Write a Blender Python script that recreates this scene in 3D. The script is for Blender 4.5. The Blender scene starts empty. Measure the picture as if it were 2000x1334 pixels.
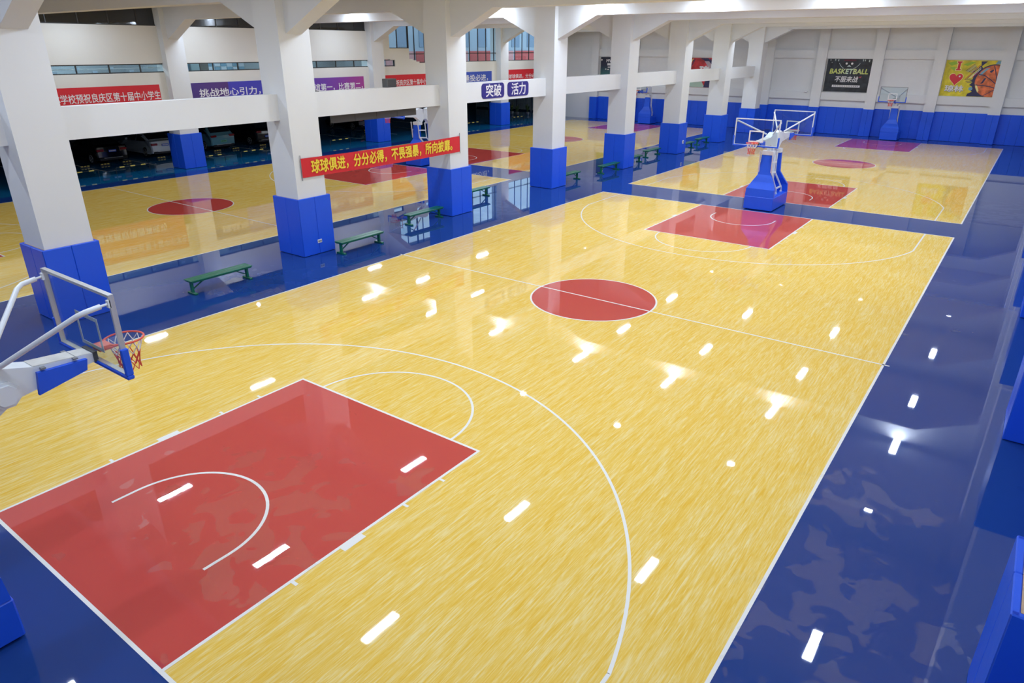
import bpy, math, random
from mathutils import Vector, Matrix
R = random.Random(7)
PI = math.pi
scene = bpy.context.scene
COL = scene.collection

# ------------------------------------------------------------------ camera
def cam_matrix(loc, yaw, pitch, roll):
    return (Matrix.Translation(loc) @ Matrix.Rotation(yaw, 4, 'Z')
            @ Matrix.Rotation(pitch, 4, 'X') @ Matrix.Rotation(roll, 4, 'Z'))
cd = bpy.data.cameras.new('camera')
cd.sensor_fit = 'HORIZONTAL'
cd.sensor_width = 36.0
cd.lens = 36.0 * 1340.38 / 2000.0
cd.clip_start = 0.05
cd.clip_end = 300
cam = bpy.data.objects.new('camera', cd)
COL.objects.link(cam)
cam.matrix_world = cam_matrix((9.0494, -16.2791, 6.5777), 0.631758, 1.165924, 0.0015)
scene.camera = cam

# ------------------------------------------------------------------ world, exposure
world = bpy.data.worlds.new('world')
scene.world = world
world.use_nodes = True
bg = world.node_tree.nodes['Background']
bg.inputs[0].default_value = (0.62, 0.74, 0.88, 1)
bg.inputs[1].default_value = 0.75
LAMP_STRENGTH = 46.0
LAMP_COLOR = (0.83, 0.975, 1.19, 1)
ROOM_LAMP = 16.0
vs = scene.view_settings
vs.view_transform = 'Standard'
vs.look = 'None'
vs.exposure = 1.5
vs.gamma = 1.0
vs.use_curve_mapping = False
cy = scene.cycles
cy.max_bounces = 8
cy.diffuse_bounces = 4
cy.glossy_bounces = 3
cy.adaptive_threshold = 0.03
cy.transparent_max_bounces = 12
cy.use_denoising = True

# ------------------------------------------------------------------ materials
MATS = {}
def mat(name, color, rough=0.5, spec=0.5, metal=0.0, emit=None, estr=0.0, noise=0.0, nscale=3.0, coat=0.0):
    if name in MATS:
        return MATS[name]
    m = bpy.data.materials.new(name)
    m.use_nodes = True
    nt = m.node_tree
    b = nt.nodes['Principled BSDF']
    b.inputs['Base Color'].default_value = (*color, 1)
    b.inputs['Roughness'].default_value = rough
    b.inputs['Specular IOR Level'].default_value = spec
    b.inputs['Metallic'].default_value = metal
    b.inputs['Coat Weight'].default_value = coat
    if emit:
        b.inputs['Emission Color'].default_value = (*emit, 1)
        b.inputs['Emission Strength'].default_value = estr
    if noise:
        tc = nt.nodes.new('ShaderNodeTexCoord')
        n = nt.nodes.new('ShaderNodeTexNoise')
        n.inputs['Scale'].default_value = nscale
        n.inputs['Detail'].default_value = 5
        nt.links.new(tc.outputs['Object'], n.inputs['Vector'])
        r = nt.nodes.new('ShaderNodeValToRGB')
        r.color_ramp.elements[0].position = 0.3
        r.color_ramp.elements[1].position = 0.7
        r.color_ramp.elements[0].color = (*[c * (1 - noise) for c in color], 1)
        r.color_ramp.elements[1].color = (*[min(1, c * (1 + noise)) for c in color], 1)
        nt.links.new(n.outputs['Fac'], r.inputs['Fac'])
        nt.links.new(r.outputs['Color'], b.inputs['Base Color'])
    MATS[name] = m
    return m

def N(nt, t, **kw):
    n = nt.nodes.new(t)
    for k, v in kw.items():
        setattr(n, k, v)
    return n

WET_SPOTS = [(8.5, -8.6, 2.6), (8.1, -5.9, 1.5), (0.6, -11.6, 2.3), (2.0, -12.3, 1.2), (2.2, -9.6, 0.8), (-8.8, -4.6, 2.2), (-9.2, 7.4, 3.0), (-9.3, 17.5, 4.0), (8.9, 20.0, 4.5), (9.0, 40.0, 5.0), (-29.0, 4.0, 5.0)]
def floor_mat(name, build_color, rough_dry=0.022, rough_wet=0.008, ior_dry=1.43, ior_wet=1.95,
              wave=0.00018, cover=0.73, coord='Object'):
    """glossy coated sports floor with wet puddles; build_color(nt, vec) -> colour socket or tuple"""
    m = bpy.data.materials.new(name)
    m.use_nodes = True
    nt = m.node_tree
    L = nt.links.new
    b = nt.nodes['Principled BSDF']
    tc = N(nt, 'ShaderNodeNewGeometry')
    vec = tc.outputs['Position']
    c = build_color(nt, vec)
    if isinstance(c, tuple):
        b.inputs['Base Color'].default_value = (*c, 1)
    else:
        L(c, b.inputs['Base Color'])
    # puddle mask
    n1 = N(nt, 'ShaderNodeTexNoise'); n1.inputs['Scale'].default_value = 1.9
    n1.inputs['Detail'].default_value = 3.0; n1.inputs['Roughness'].default_value = 0.45
    n1.inputs['Distortion'].default_value = 0.6
    L(vec, n1.inputs['Vector'])
    # wetter places where water was left on the floor (x, y, radius)
    zone = None
    for px_, py__, rad in WET_SPOTS:
        d = N(nt, 'ShaderNodeVectorMath', operation='DISTANCE')
        L(vec, d.inputs[0]); d.inputs[1].default_value = (px_, py__, 0)
        q = N(nt, 'ShaderNodeMapRange'); q.interpolation_type = 'SMOOTHSTEP'
        q.inputs['From Min'].default_value = rad; q.inputs['From Max'].default_value = rad * 0.35
        L(d.outputs['Value'], q.inputs['Value'])
        if zone is None:
            zone = q.outputs['Result']
        else:
            mx_ = N(nt, 'ShaderNodeMath', operation='MAXIMUM')
            L(zone, mx_.inputs[0]); L(q.outputs['Result'], mx_.inputs[1])
            zone = mx_.outputs[0]
    add = N(nt, 'ShaderNodeMath', operation='MULTIPLY_ADD')
    L(zone, add.inputs[0]); add.inputs[1].default_value = 0.215
    L(n1.outputs['Fac'], add.inputs[2])
    mr = N(nt, 'ShaderNodeMapRange'); mr.interpolation_type = 'SMOOTHSTEP'
    mr.inputs['From Min'].default_value = cover
    mr.inputs['From Max'].default_value = cover + 0.012
    L(add.outputs[0], mr.inputs['Value'])
    wet = mr.outputs['Result']
    rr = N(nt, 'ShaderNodeMapRange'); L(wet, rr.inputs['Value'])
    rr.inputs['To Min'].default_value = rough_dry; rr.inputs['To Max'].default_value = rough_wet
    L(rr.outputs['Result'], b.inputs['Roughness'])
    sr = N(nt, 'ShaderNodeMapRange'); L(wet, sr.inputs['Value'])
    sr.inputs['To Min'].default_value = ior_dry; sr.inputs['To Max'].default_value = ior_wet
    L(sr.outputs['Result'], b.inputs['IOR'])
    b.inputs['Specular IOR Level'].default_value = 0.5
    # gentle waviness of the coat
    w = N(nt, 'ShaderNodeTexNoise'); w.inputs['Scale'].default_value = 1.6
    w.inputs['Detail'].default_value = 1.5
    L(vec, w.inputs['Vector'])
    bp = N(nt, 'ShaderNodeBump'); bp.inputs['Strength'].default_value = 1.0
    bp.inputs['Distance'].default_value = wave
    L(w.outputs['Fac'], bp.inputs['Height'])
    L(bp.outputs['Normal'], b.inputs['Normal'])
    MATS[name] = m
    return m

def flat(c):
    return lambda nt, vec: c

def wood_print(nt, vec):
    L = nt.links.new
    def streak(sx, sy, detail, dist):
        mp = N(nt, 'ShaderNodeMapping'); mp.inputs['Scale'].default_value = (sx, sy, 1)
        L(vec, mp.inputs['Vector'])
        n = N(nt, 'ShaderNodeTexNoise'); n.inputs['Scale'].default_value = 1.0
        n.inputs['Detail'].default_value = detail; n.inputs['Distortion'].default_value = dist
        L(mp.outputs['Vector'], n.inputs['Vector'])
        return n.outputs['Fac']
    a = streak(34, 1.9, 3, 1.1)
    b = streak(9, 0.7, 3, 0.4)
    c = streak(95, 5.0, 2, 1.2)
    m1 = N(nt, 'ShaderNodeMath', operation='MULTIPLY_ADD'); L(a, m1.inputs[0]); m1.inputs[1].default_value = 0.55
    m2 = N(nt, 'ShaderNodeMath', operation='MULTIPLY'); L(b, m2.inputs[0]); m2.inputs[1].default_value = 0.25
    L(m2.outputs[0], m1.inputs[2])
    m3 = N(nt, 'ShaderNodeMath', operation='MULTIPLY_ADD'); L(c, m3.inputs[0]); m3.inputs[1].default_value = 0.28
    L(m1.outputs[0], m3.inputs[2])
    r = N(nt, 'ShaderNodeValToRGB')
    e = r.color_ramp.elements
    e[0].position = 0.40; e[0].color = (0.87, 0.515, 0.055, 1)
    e[1].position = 0.68; e[1].color = (0.93, 0.755, 0.34, 1)
    k = e.new(0.53); k.color = (0.90, 0.61, 0.125, 1)
    L(m3.outputs[0], r.inputs['Fac'])
    return r.outputs['Color']

def vinyl_mat(name, c):
    m = mat(name, c, rough=0.38, spec=0.4)
    nt = m.node_tree
    b = nt.nodes['Principled BSDF']
    g = N(nt, 'ShaderNodeNewGeometry')
    n = N(nt, 'ShaderNodeTexNoise'); n.inputs['Scale'].default_value = 3.0; n.inputs['Detail'].default_value = 2
    nt.links.new(g.outputs['Position'], n.inputs['Vector'])
    bp = N(nt, 'ShaderNodeBump'); bp.inputs['Distance'].default_value = 0.012; bp.inputs['Strength'].default_value = 0.6
    nt.links.new(n.outputs['Fac'], bp.inputs['Height'])
    nt.links.new(bp.outputs['Normal'], b.inputs['Normal'])
    return m

def glass_mat(name, tint=(0.9, 0.95, 0.96), refl=0.08, rough=0.02):
    if name in MATS:
        return MATS[name]
    m = bpy.data.materials.new(name)
    m.use_nodes = True
    nt = m.node_tree
    nt.nodes.clear()
    o = N(nt, 'ShaderNodeOutputMaterial')
    t = N(nt, 'ShaderNodeBsdfTransparent'); t.inputs[0].default_value = (*tint, 1)
    g = N(nt, 'ShaderNodeBsdfGlossy'); g.inputs['Roughness'].default_value = rough
    lw = N(nt, 'ShaderNodeLayerWeight'); lw.inputs['Blend'].default_value = 0.5
    pw = N(nt, 'ShaderNodeMath', operation='POWER'); pw.inputs[1].default_value = 5.0
    nt.links.new(lw.outputs['Facing'], pw.inputs[0])
    mr = N(nt, 'ShaderNodeMath', operation='MULTIPLY_ADD'); mr.inputs[1].default_value = 0.6
    mr.inputs[2].default_value = refl; mr.use_clamp = True
    nt.links.new(pw.outputs[0], mr.inputs[0])
    mx = N(nt, 'ShaderNodeMixShader')
    nt.links.new(mr.outputs[0], mx.inputs[0])
    nt.links.new(t.outputs[0], mx.inputs[1])
    nt.links.new(g.outputs[0], mx.inputs[2])
    nt.links.new(mx.outputs[0], o.inputs['Surface'])
    MATS[name] = m
    return m

def gradient_mat(name, stops, axis='Y', lo=0.0, hi=1.0, rough=0.5, step=False):
    """printed colour gradient along an object axis"""
    m = bpy.data.materials.new(name)
    m.use_nodes = True
    nt = m.node_tree
    b = nt.nodes['Principled BSDF']
    b.inputs['Roughness'].default_value = rough
    tc = N(nt, 'ShaderNodeTexCoord')
    sp = N(nt, 'ShaderNodeSeparateXYZ')
    nt.links.new(tc.outputs['Object'], sp.inputs[0])
    mr = N(nt, 'ShaderNodeMapRange')
    mr.inputs['From Min'].default_value = lo; mr.inputs['From Max'].default_value = hi
    nt.links.new(sp.outputs[axis], mr.inputs['Value'])
    r = N(nt, 'ShaderNodeValToRGB')
    if step:
        r.color_ramp.interpolation = 'CONSTANT'
    e = r.color_ramp.elements
    while len(e) < len(stops):
        e.new(0.5)
    for i, (p_, c) in enumerate(stops):
        e[i].position = p_; e[i].color = (*c, 1)
    nt.links.new(mr.outputs['Result'], r.inputs['Fac'])
    nt.links.new(r.outputs['Color'], b.inputs['Base Color'])
    MATS[name] = m
    return m

WHITE = mat('white_paint', (0.78, 0.785, 0.785), 0.65, 0.3, noise=0.015, nscale=0.6)
CREAM = mat('cream_paint', (0.80, 0.78, 0.72), 0.7, 0.3, noise=0.015, nscale=0.6)
PAD = vinyl_mat('blue_vinyl', (0.014, 0.105, 0.78))
PAD2 = PAD
BOARD = mat('bare_plywood', (0.55, 0.38, 0.24), 0.8, noise=0.15, nscale=9)
SEAM = mat('dark_seam', (0.006, 0.02, 0.14), 0.7)
F_BLUE = floor_mat('floor_blue', flat((0.012, 0.052, 0.245)), ior_dry=1.55, ior_wet=2.1, cover=0.715)
F_TEAL = floor_mat('floor_teal', flat((0.006, 0.13, 0.30)), wave=0.0008)
F_WOOD = floor_mat('floor_wood_print', wood_print, rough_dry=0.03, ior_wet=1.6, cover=0.80)
F_RED = floor_mat('floor_red', flat((0.60, 0.078, 0.062)), ior_dry=1.50, ior_wet=2.4, cover=0.69)
F_LINE = floor_mat('floor_line_white', flat((0.90, 0.89, 0.84)))
F_YLINE = mat('parking_line', (0.62, 0.62, 0.55), 0.4)
STEEL = mat('white_steel', (0.78, 0.81, 0.84), 0.32, 0.5)
STEEL_D = mat('worn_steel_top', (0.62, 0.60, 0.56), 0.5, noise=0.12, nscale=7)
ALU = mat('aluminium', (0.66, 0.66, 0.64), 0.35, metal=0.6)
ORANGE = mat('rim_red', (0.80, 0.10, 0.06), 0.4)
NETW = mat('net_white', (0.80, 0.76, 0.74), 0.8)
NETR = mat('net_red', (0.72, 0.08, 0.05), 0.8)
GLASS = glass_mat('board_glass', (0.90, 0.95, 0.96), 0.035)
GLASSW = glass_mat('window_glass', (0.80, 0.90, 0.94), 0.06)
GLASSD = glass_mat('dark_glass', (0.20, 0.22, 0.22), 0.12)
FRAME = mat('dark_window_frame', (0.035, 0.033, 0.03), 0.4)
GREEN = mat('green_enamel', (0.003, 0.135, 0.070), 0.28, 0.5, noise=0.12, nscale=4)
BLACK = mat('black_rubber', (0.012, 0.012, 0.013), 0.55)
DARK = mat('dark_grey', (0.06, 0.06, 0.065), 0.5)
GREY = mat('mid_grey', (0.22, 0.22, 0.23), 0.5)
YEL = mat('yellow_reflector', (0.85, 0.62, 0.12), 0.4)
RED = mat('banner_red', (0.70, 0.018, 0.030), 0.55)
TEXTW = mat('print_white', (0.84, 0.82, 0.82), 0.6)
TEXTY = mat('print_yellow', (0.92, 0.68, 0.05), 0.6)
NAVY = mat('sign_navy', (0.028, 0.022, 0.22), 0.35)

# ------------------------------------------------------------------ mesh helpers
class MB:
    def __init__(s):
        s.v = []; s.f = []; s.sm = []
    def add(s, vs_, fs, smooth=False):
        o = len(s.v)
        s.v += [tuple(v) for v in vs_]
        s.f += [tuple(i + o for i in f) for f in fs]
        s.sm += [smooth] * len(fs)
        return s
    def box(s, x0, x1, y0, y1, z0, z1):
        v = [(x, y, z) for z in (z0, z1) for y in (y0, y1) for x in (x0, x1)]
        return s.add(v, [(0, 2, 3, 1), (4, 5, 7, 6), (0, 1, 5, 4), (2, 6, 7, 3), (0, 4, 6, 2), (1, 3, 7, 5)])
    def bbox(s, x0, x1, y0, y1, z0, z1, b=0.02):
        """box with chamfered edges"""
        xs = (x0, x1); ys = (y0, y1); zs = (z0, z1)
        v = []; idx = {}
        for i in (0, 1):
            for j in (0, 1):
                for k in (0, 1):
                    sx = 1 if i == 0 else -1; sy = 1 if j == 0 else -1; sz = 1 if k == 0 else -1
                    X, Y, Z = xs[i], ys[j], zs[k]
                    idx[i, j, k, 'x'] = len(v); v.append((X, Y + sy * b, Z + sz * b))
                    idx[i, j, k, 'y'] = len(v); v.append((X + sx * b, Y, Z + sz * b))
                    idx[i, j, k, 'z'] = len(v); v.append((X + sx * b, Y + sy * b, Z))
        f = []
        for i in (0, 1):
            q = [idx[i, 0, 0, 'x'], idx[i, 1, 0, 'x'], idx[i, 1, 1, 'x'], idx[i, 0, 1, 'x']]
            f.append(q if i else q[::-1])
            q = [idx[0, i, 0, 'y'], idx[1, i, 0, 'y'], idx[1, i, 1, 'y'], idx[0, i, 1, 'y']]
            f.append(q[::-1] if i else q)
            q = [idx[0, 0, i, 'z'], idx[1, 0, i, 'z'], idx[1, 1, i, 'z'], idx[0, 1, i, 'z']]
            f.append(q if i else q[::-1])
        for a in (0, 1):
            for c in (0, 1):
                f.append([idx[a, c, 0, 'x'], idx[a, c, 1, 'x'], idx[a, c, 1, 'y'], idx[a, c, 0, 'y']])
                f.append([idx[a, 0, c, 'x'], idx[a, 1, c, 'x'], idx[a, 1, c, 'z'], idx[a, 0, c, 'z']])
                f.append([idx[0, a, c, 'y'], idx[1, a, c, 'y'], idx[1, a, c, 'z'], idx[0, a, c, 'z']])
                for d in (0, 1):
                    f.append([idx[a, c, d, 'x'], idx[a, c, d, 'y'], idx[a, c, d, 'z']])
        return s.add(v, f)
    def prism(s, pts, a, b, axis='x'):
        """closed polygon pts (2D) extruded from a to b along axis"""
        def P(p, t):
            if axis == 'x': return (t, p[0], p[1])
            if axis == 'y': return (p[0], t, p[1])
            return (p[0], p[1], t)
        n = len(pts)
        v = [P(p, a) for p in pts] + [P(p, b) for p in pts]
        f = [tuple(range(n))[::-1], tuple(range(n, 2 * n))]
        f += [(i, (i + 1) % n, n + (i + 1) % n, n + i) for i in range(n)]
        return s.add(v, f)
    def tube(s, pts, r, n=8, closed=False, cap=True):
        pts = [Vector(p) for p in pts]
        m = len(pts)
        rings = []
        for i, p in enumerate(pts):
            if closed:
                d = pts[(i + 1) % m] - pts[i - 1]
            else:
                d = pts[min(i + 1, m - 1)] - pts[max(i - 1, 0)]
            d.normalize()
            up = Vector((0, 0, 1)) if abs(d.z) < 0.95 else Vector((1, 0, 0))
            a = d.cross(up).normalized(); b = a.cross(d).normalized()
            rr = r[i] if isinstance(r, (list, tuple)) else r
            rings.append([p + a * math.cos(2 * PI * k / n) * rr + b * math.sin(2 * PI * k / n) * rr for k in range(n)])
        v = [q for ring in rings for q in ring]
        f = []
        for i in range(m if closed else m - 1):
            j = (i + 1) % m
            for k in range(n):
                f.append((i * n + k, i * n + (k + 1) % n, j * n + (k + 1) % n, j * n + k))
        s.add(v, f, n > 5)
        if cap and not closed:
            s.add([q for q in rings[0]], [tuple(range(n))])
            s.add([q for q in rings[-1]], [tuple(range(n))[::-1]])
        return s
    def bar(s, a, b, w, h=None):
        """square bar between two points"""
        h = h or w
        a = Vector(a); b = Vector(b); d = (b - a).normalized()
        up = Vector((0, 0, 1)) if abs(d.z) < 0.95 else Vector((0, 1, 0))
        x = d.cross(up).normalized() * w / 2; y = x.cross(d).normalized() * h / 2
        v = [p + sx * x + sy * y for p in (a, b) for sx, sy in ((-1, -1), (1, -1), (1, 1), (-1, 1))]
        return s.add(v, [(0, 1, 2, 3)[::-1], (4, 5, 6, 7)] + [(i, (i + 1) % 4, 4 + (i + 1) % 4, 4 + i) for i in range(4)])
    def disc(s, cx, cy_, z, r, n=64):
        v = [(cx + r * math.cos(2 * PI * i / n), cy_ + r * math.sin(2 * PI * i / n), z) for i in range(n)]
        return s.add(v, [tuple(range(n))])
    def arc(s, cx, cy_, z, r, w, a0, a1, n=64):
        """flat ring sector, outer radius r, width w"""
        v = []; f = []
        for i in range(n + 1):
            t = a0 + (a1 - a0) * i / n
            v += [(cx + r * math.cos(t), cy_ + r * math.sin(t), z), (cx + (r - w) * math.cos(t), cy_ + (r - w) * math.sin(t), z)]
        for i in range(n):
            f.append((2 * i, 2 * i + 2, 2 * i + 3, 2 * i + 1))
        return s.add(v, f)
    def rect(s, x0, x1, y0, y1, z):
        return s.add([(x0, y0, z), (x1, y0, z), (x1, y1, z), (x0, y1, z)], [(0, 1, 2, 3)])
    def lathe(s, prof, n=20, axis='z', c=(0, 0, 0)):
        v = []; f = []
        for r, h in prof:
            for k in range(n):
                a = 2 * PI * k / n
                p = (r * math.cos(a), r * math.sin(a), h)
                if axis == 'y': p = (p[0], p[2], p[1])
                if axis == 'x': p = (p[2], p[0], p[1])
                v.append((p[0] + c[0], p[1] + c[1], p[2] + c[2]))
        for i in range(len(prof) - 1):
            for k in range(n):
                f.append((i * n + k, i * n + (k + 1) % n, (i + 1) * n + (k + 1) % n, (i + 1) * n + k))
        return s.add(v, f, True)
    def mesh(s, name, material):
        me = bpy.data.meshes.new(name)
        me.from_pydata(s.v, [], s.f)
        if any(s.sm):
            me.polygons.foreach_set('use_smooth', s.sm)
        me.materials.append(material)
        me.update()
        return me
    def build(s, name, material, parent=None, loc=None):
        return link(name, s.mesh(name, material), parent, loc)

def link(name, data, parent=None, loc=None):
    o = bpy.data.objects.new(name, data)
    COL.objects.link(o)
    if parent: o.parent = parent
    if loc: o.location = loc
    return o

def tag(o, label, cat, group=None, kind=None):
    o['label'] = label; o['category'] = cat
    if group: o['group'] = group
    if kind: o['kind'] = kind
    return o

def empty(name, loc=(0, 0, 0), rz=0.0):
    o = bpy.data.objects.new(name, None)
    o.empty_display_size = 0.3
    COL.objects.link(o)
    o.location = loc
    o.rotation_euler = (0, 0, rz)
    return o

def copy_tree(o, parent=None):
    c = o.copy()
    COL.objects.link(c)
    c.parent = parent
    for ch in list(o.children):
        copy_tree(ch, c)
    return c

def struct(o, label, cat, group=None):
    return tag(o, label, cat, group, 'structure')

GLYPHS = {}
def glyph(ch, shear=0.0):
    """flat lettering in em units: vertices, faces and bounds"""
    key = (ch, shear)
    if key not in GLYPHS:
        c = bpy.data.curves.new('lettering', 'FONT')
        c.body = ch; c.size = 1.0; c.shear = shear
        c.resolution_u = 3
        o = bpy.data.objects.new('lettering', c)
        COL.objects.link(o)
        dg = bpy.context.evaluated_depsgraph_get()
        me = bpy.data.meshes.new_from_object(o.evaluated_get(dg), depsgraph=dg)
        vs_ = [tuple(v.co) for v in me.vertices]; fs = [tuple(p_.vertices) for p_ in me.polygons]
        bpy.data.objects.remove(o); bpy.data.curves.remove(c); bpy.data.meshes.remove(me)
        GLYPHS[key] = (vs_, fs)
    return GLYPHS[key]
def glyph_mesh(ch, sx, sy, bold, shear, material, fit=False):
    """bold strokes: the glyph is printed several times with small shifts"""
    vs_, fs = glyph(ch, shear)
    x0 = min(v[0] for v in vs_); y0 = min(v[1] for v in vs_)
    x1 = max(v[0] for v in vs_); y1 = max(v[1] for v in vs_)
    if fit:
        sx, sy, ox, oy = sx / (x1 - x0), sy / (y1 - y0), x0, y0
    else:
        ox, oy = 0.0, -0.12
    m = MB()
    for k, (dx, dy) in enumerate(((0, 0), (bold, 0), (-bold, 0), (0, bold), (0, -bold)) if bold else ((0, 0),)):
        m.add([((v[0] - ox + (dx if not fit else dx * 0.8)) * sx, (v[1] - oy + dy) * sy, 0.0003 * k) for v in vs_], fs)
    return m.mesh('character', material)
ROT_LEFT = (PI / 2, 0, PI / 2)     # local X -> +Y, local Y -> +Z, facing +X
ROT_FAR = (PI / 2, 0, 0)           # local X -> +X, local Y -> +Z, facing -Y

def lettering(s, parent, x, y, z, width, height, material, rot, bold=0.02, shear=0.0, name='character'):
    """a line of characters, each character a piece of its own"""
    M = Matrix.Translation((x, y, z)) @ Matrix.Rotation(rot[2], 4, 'Z') @ Matrix.Rotation(rot[0], 4, 'X')
    if s.isascii():
        o = link('lettering', glyph_mesh(s, width, height, bold, shear, material, True), parent)
        o.matrix_local = M
        return
    cell = width / len(s)
    for i, ch in enumerate(s):
        o = link(name, glyph_mesh(ch, cell, height / 0.96, bold, shear, material), parent)
        o.matrix_local = M @ Matrix.Translation((i * cell, 0, 0))

# ------------------------------------------------------------------ dimensions
PITCH = 7.645
Y0 = -1.575
ROWS = [Y0 + PITCH * k for k in range(-2, 7)]        # -17.0 ... 44.28
XC = -10.62            # middle column row
XR = 10.555             # column row along the near side wall
XL = -31.12            # column row before the garage
HALF = 0.58
PADH = 1.95
BEAM_Z = 7.92
CEIL_Z = 8.80
YF = 47.25             # far wall recess plane
YB = -21.0             # wall behind the camera
XG = -48.0             # back of the garage
NEAR_C, FAR_C = 0.0, 30.75
LEFT_X = -20.72

# ------------------------------------------------------------------ floor and courts
floor = MB().box(-29.6, 11.2, YB, 47.6, -0.2, 0.0).build('floor', F_BLUE)
struct(floor, 'navy blue wet glossy sports floor around the basketball courts', 'floor')
gfloor = MB().box(-48.2, -29.6, YB, 52.0, -0.2, 0.0).build('floor_garage', F_TEAL)
struct(gfloor, 'teal blue painted garage floor beyond the second row of pillars', 'floor')

def court(cx, cyy, key_mat, circle_mat, nm):
    root = MB().rect(-7.5, 7.5, -14, 14, 0.0015).build('court_surface', F_WOOD, floor, (cx, cyy, 0))
    z1, z2 = 0.0025, 0.0035
    for sg in (-1, 1):
        y0, y1 = sorted((sg * 14, sg * 8.2))
        MB().rect(-2.45, 2.45, y0, y1, z1).build('key_paint', key_mat, root)
    MB().disc(0, 0, z1, 1.78, 96).build('centre_circle_paint', circle_mat, root)
    def ln(mb, name):
        mb.build(name, F_LINE, root)
    w = 0.05
    ln(MB().rect(-7.55, -7.5, -14.05, 14.05, z2), 'sideline')
    ln(MB().rect(7.5, 7.55, -14.05, 14.05, z2), 'sideline')
    ln(MB().rect(-7.5, 7.5, -14.05, -14.0, z2), 'baseline')
    ln(MB().rect(-7.5, 7.5, 14.0, 14.05, z2), 'baseline')
    ln(MB().rect(-7.65, 7.65, -w / 2, w / 2, z2), 'centre_line')
    ln(MB().arc(0, 0, z2 + 0.0004, 1.8, w, 0, 2 * PI, 96), 'circle_line')
    for sg in (-1, 1):
        yb = sg * 14; hoop = sg * (14 - 1.575)
        m = MB()
        for sx in (-1, 1):
            a, b = sorted((sx * 2.45, sx * 2.40))
            y0, y1 = sorted((yb, sg * 8.2))
            m.rect(a, b, y0, y1, z2)
        y0, y1 = sorted((sg * 8.2, sg * 8.25))
        m.rect(-2.4, 2.4, y0, y1, z2)
        ln(m, 'key_line')
        # lane marks outside the key
        for sx in (-1, 1):
            for d0, d1, ww in ((1.75, 1.80, 0.10), (2.6, 3.0, 0.10), (3.85, 3.90, 0.10), (4.70, 4.75, 0.10)):
                a, b = sorted((sx * 2.45, sx * (2.45 + ww)))
                y0, y1 = sorted((yb - sg * d0, yb - sg * d1))
                ln(MB().rect(a, b, y0, y1, z2), 'lane_mark')
        # free throw half circle
        a0 = 0 if sg < 0 else PI
        ln(MB().arc(0, sg * 8.225, z2 + 0.0004, 1.8, w, a0, a0 + PI, 48), 'free_throw_arc')
        # no-charge arc
        m = MB().arc(0, hoop, z2, 1.30, w, a0, a0 + PI, 40)
        y0, y1 = sorted((hoop, hoop + sg * 0.375))
        m.rect(1.25, 1.30, y0, y1, z2).rect(-1.30, -1.25, y0, y1, z2)
        ln(m, 'no_charge_arc')
        # three point line
        t = math.acos(6.6 / 6.75)
        m = MB().arc(0, hoop, z2, 6.75, w, a0 + t, a0 + PI - t, 80)
        yj = hoop - sg * 6.75 * math.sin(t)
        y0, y1 = sorted((yb, yj))
        m.rect(6.55, 6.6, y0, y1, z2).rect(-6.6, -6.55, y0, y1, z2)
        ln(m, 'three_point_line')
    return root
court(0, NEAR_C, F_RED, F_RED, 'near')
court(0, FAR_C, F_RED, F_RED, 'far')
court(LEFT_X, NEAR_C, F_RED, F_RED, 'left')
court(LEFT_X, FAR_C, F_RED, F_RED, 'leftfar')

# parking bay lines
for k, y in enumerate((-0.6, 2.25, 5.2, 8.9, 12.9, 16.4, 21.6, 25.4, 29.2, 33.0, 36.8)):
    MB().rect(-41.5, -33.2, y - 0.05, y + 0.05, 0.002).build('parking_line', F_YLINE, gfloor)

# ------------------------------------------------------------------ ceiling and beams
ceil = MB().box(XL - 0.7, 11.4, YB, 47.9, CEIL_Z, CEIL_Z + 0.3).build('ceiling', WHITE)
struct(ceil, 'white painted concrete ceiling slab above the haunched beams', 'ceiling')
def roof_beam(y, xa, xb):
    """haunched concrete beam between column faces xa (low x) and xb (high x)"""
    hz, hl = 6.95, 2.05
    prof = [(xa, CEIL_Z), (xa, hz), (xa + hl, BEAM_Z), (xb - hl, BEAM_Z), (xb, hz), (xb, CEIL_Z)]
    return MB().prism(prof, y - 0.30, y + 0.30, 'y').build('roof_beam', WHITE)
for i, y in enumerate(ROWS):
    struct(roof_beam(y, XC + HALF, XR - HALF), 'white haunched concrete beam spanning the courts with wall posters behind', 'beam', 'roof beams over the poster side courts')
    struct(roof_beam(y, XL + HALF, XC - HALF), 'white haunched concrete beam spanning the courts next to the garage', 'beam', 'roof beams over the garage side courts')

# ------------------------------------------------------------------ columns
shaft_me = MB().box(-HALF, HALF, -HALF, HALF, 0, CEIL_Z).mesh('shaft', WHITE)
PO = 0.675
BO = HALF + 0.02
pad_me = {}
def pad_panel(w, h, t=PO - BO):
    key = (round(w, 3), round(h, 3))
    if key not in pad_me:
        pad_me[key] = MB().bbox(0, w - 0.006, -t, 0, 0.012, h, 0.012).mesh('pad_panel', PAD)
    return pad_me[key]
back_me = MB()
for a, b, c, d in ((-BO, BO, -BO, -HALF), (-BO, BO, HALF, BO), (-BO, -HALF, -HALF, HALF), (HALF, BO, -HALF, HALF)):
    back_me.box(a, b, c, d, 0.01, PADH - 0.004)
back_me = back_me.mesh('backing_board', BOARD)
def make_column(x, y, label, group):
    r = empty('column', (x, y, 0))
    link('shaft', shaft_me, r)
    link('backing_board', back_me, r)
    for k in range(4):
        a = k * PI / 2
        M = Matrix.Rotation(a, 4, 'Z')
        for j in range(2):
            o = link('pad_panel', pad_panel(PO + 0.0, PADH), r)
            # panels run along local x on the -y face
            o.matrix_local = M @ Matrix.Translation((-PO + j * PO + 0.003, -BO, 0))
    struct(r, label, 'column', group)
    return r
cols = {}
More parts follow.
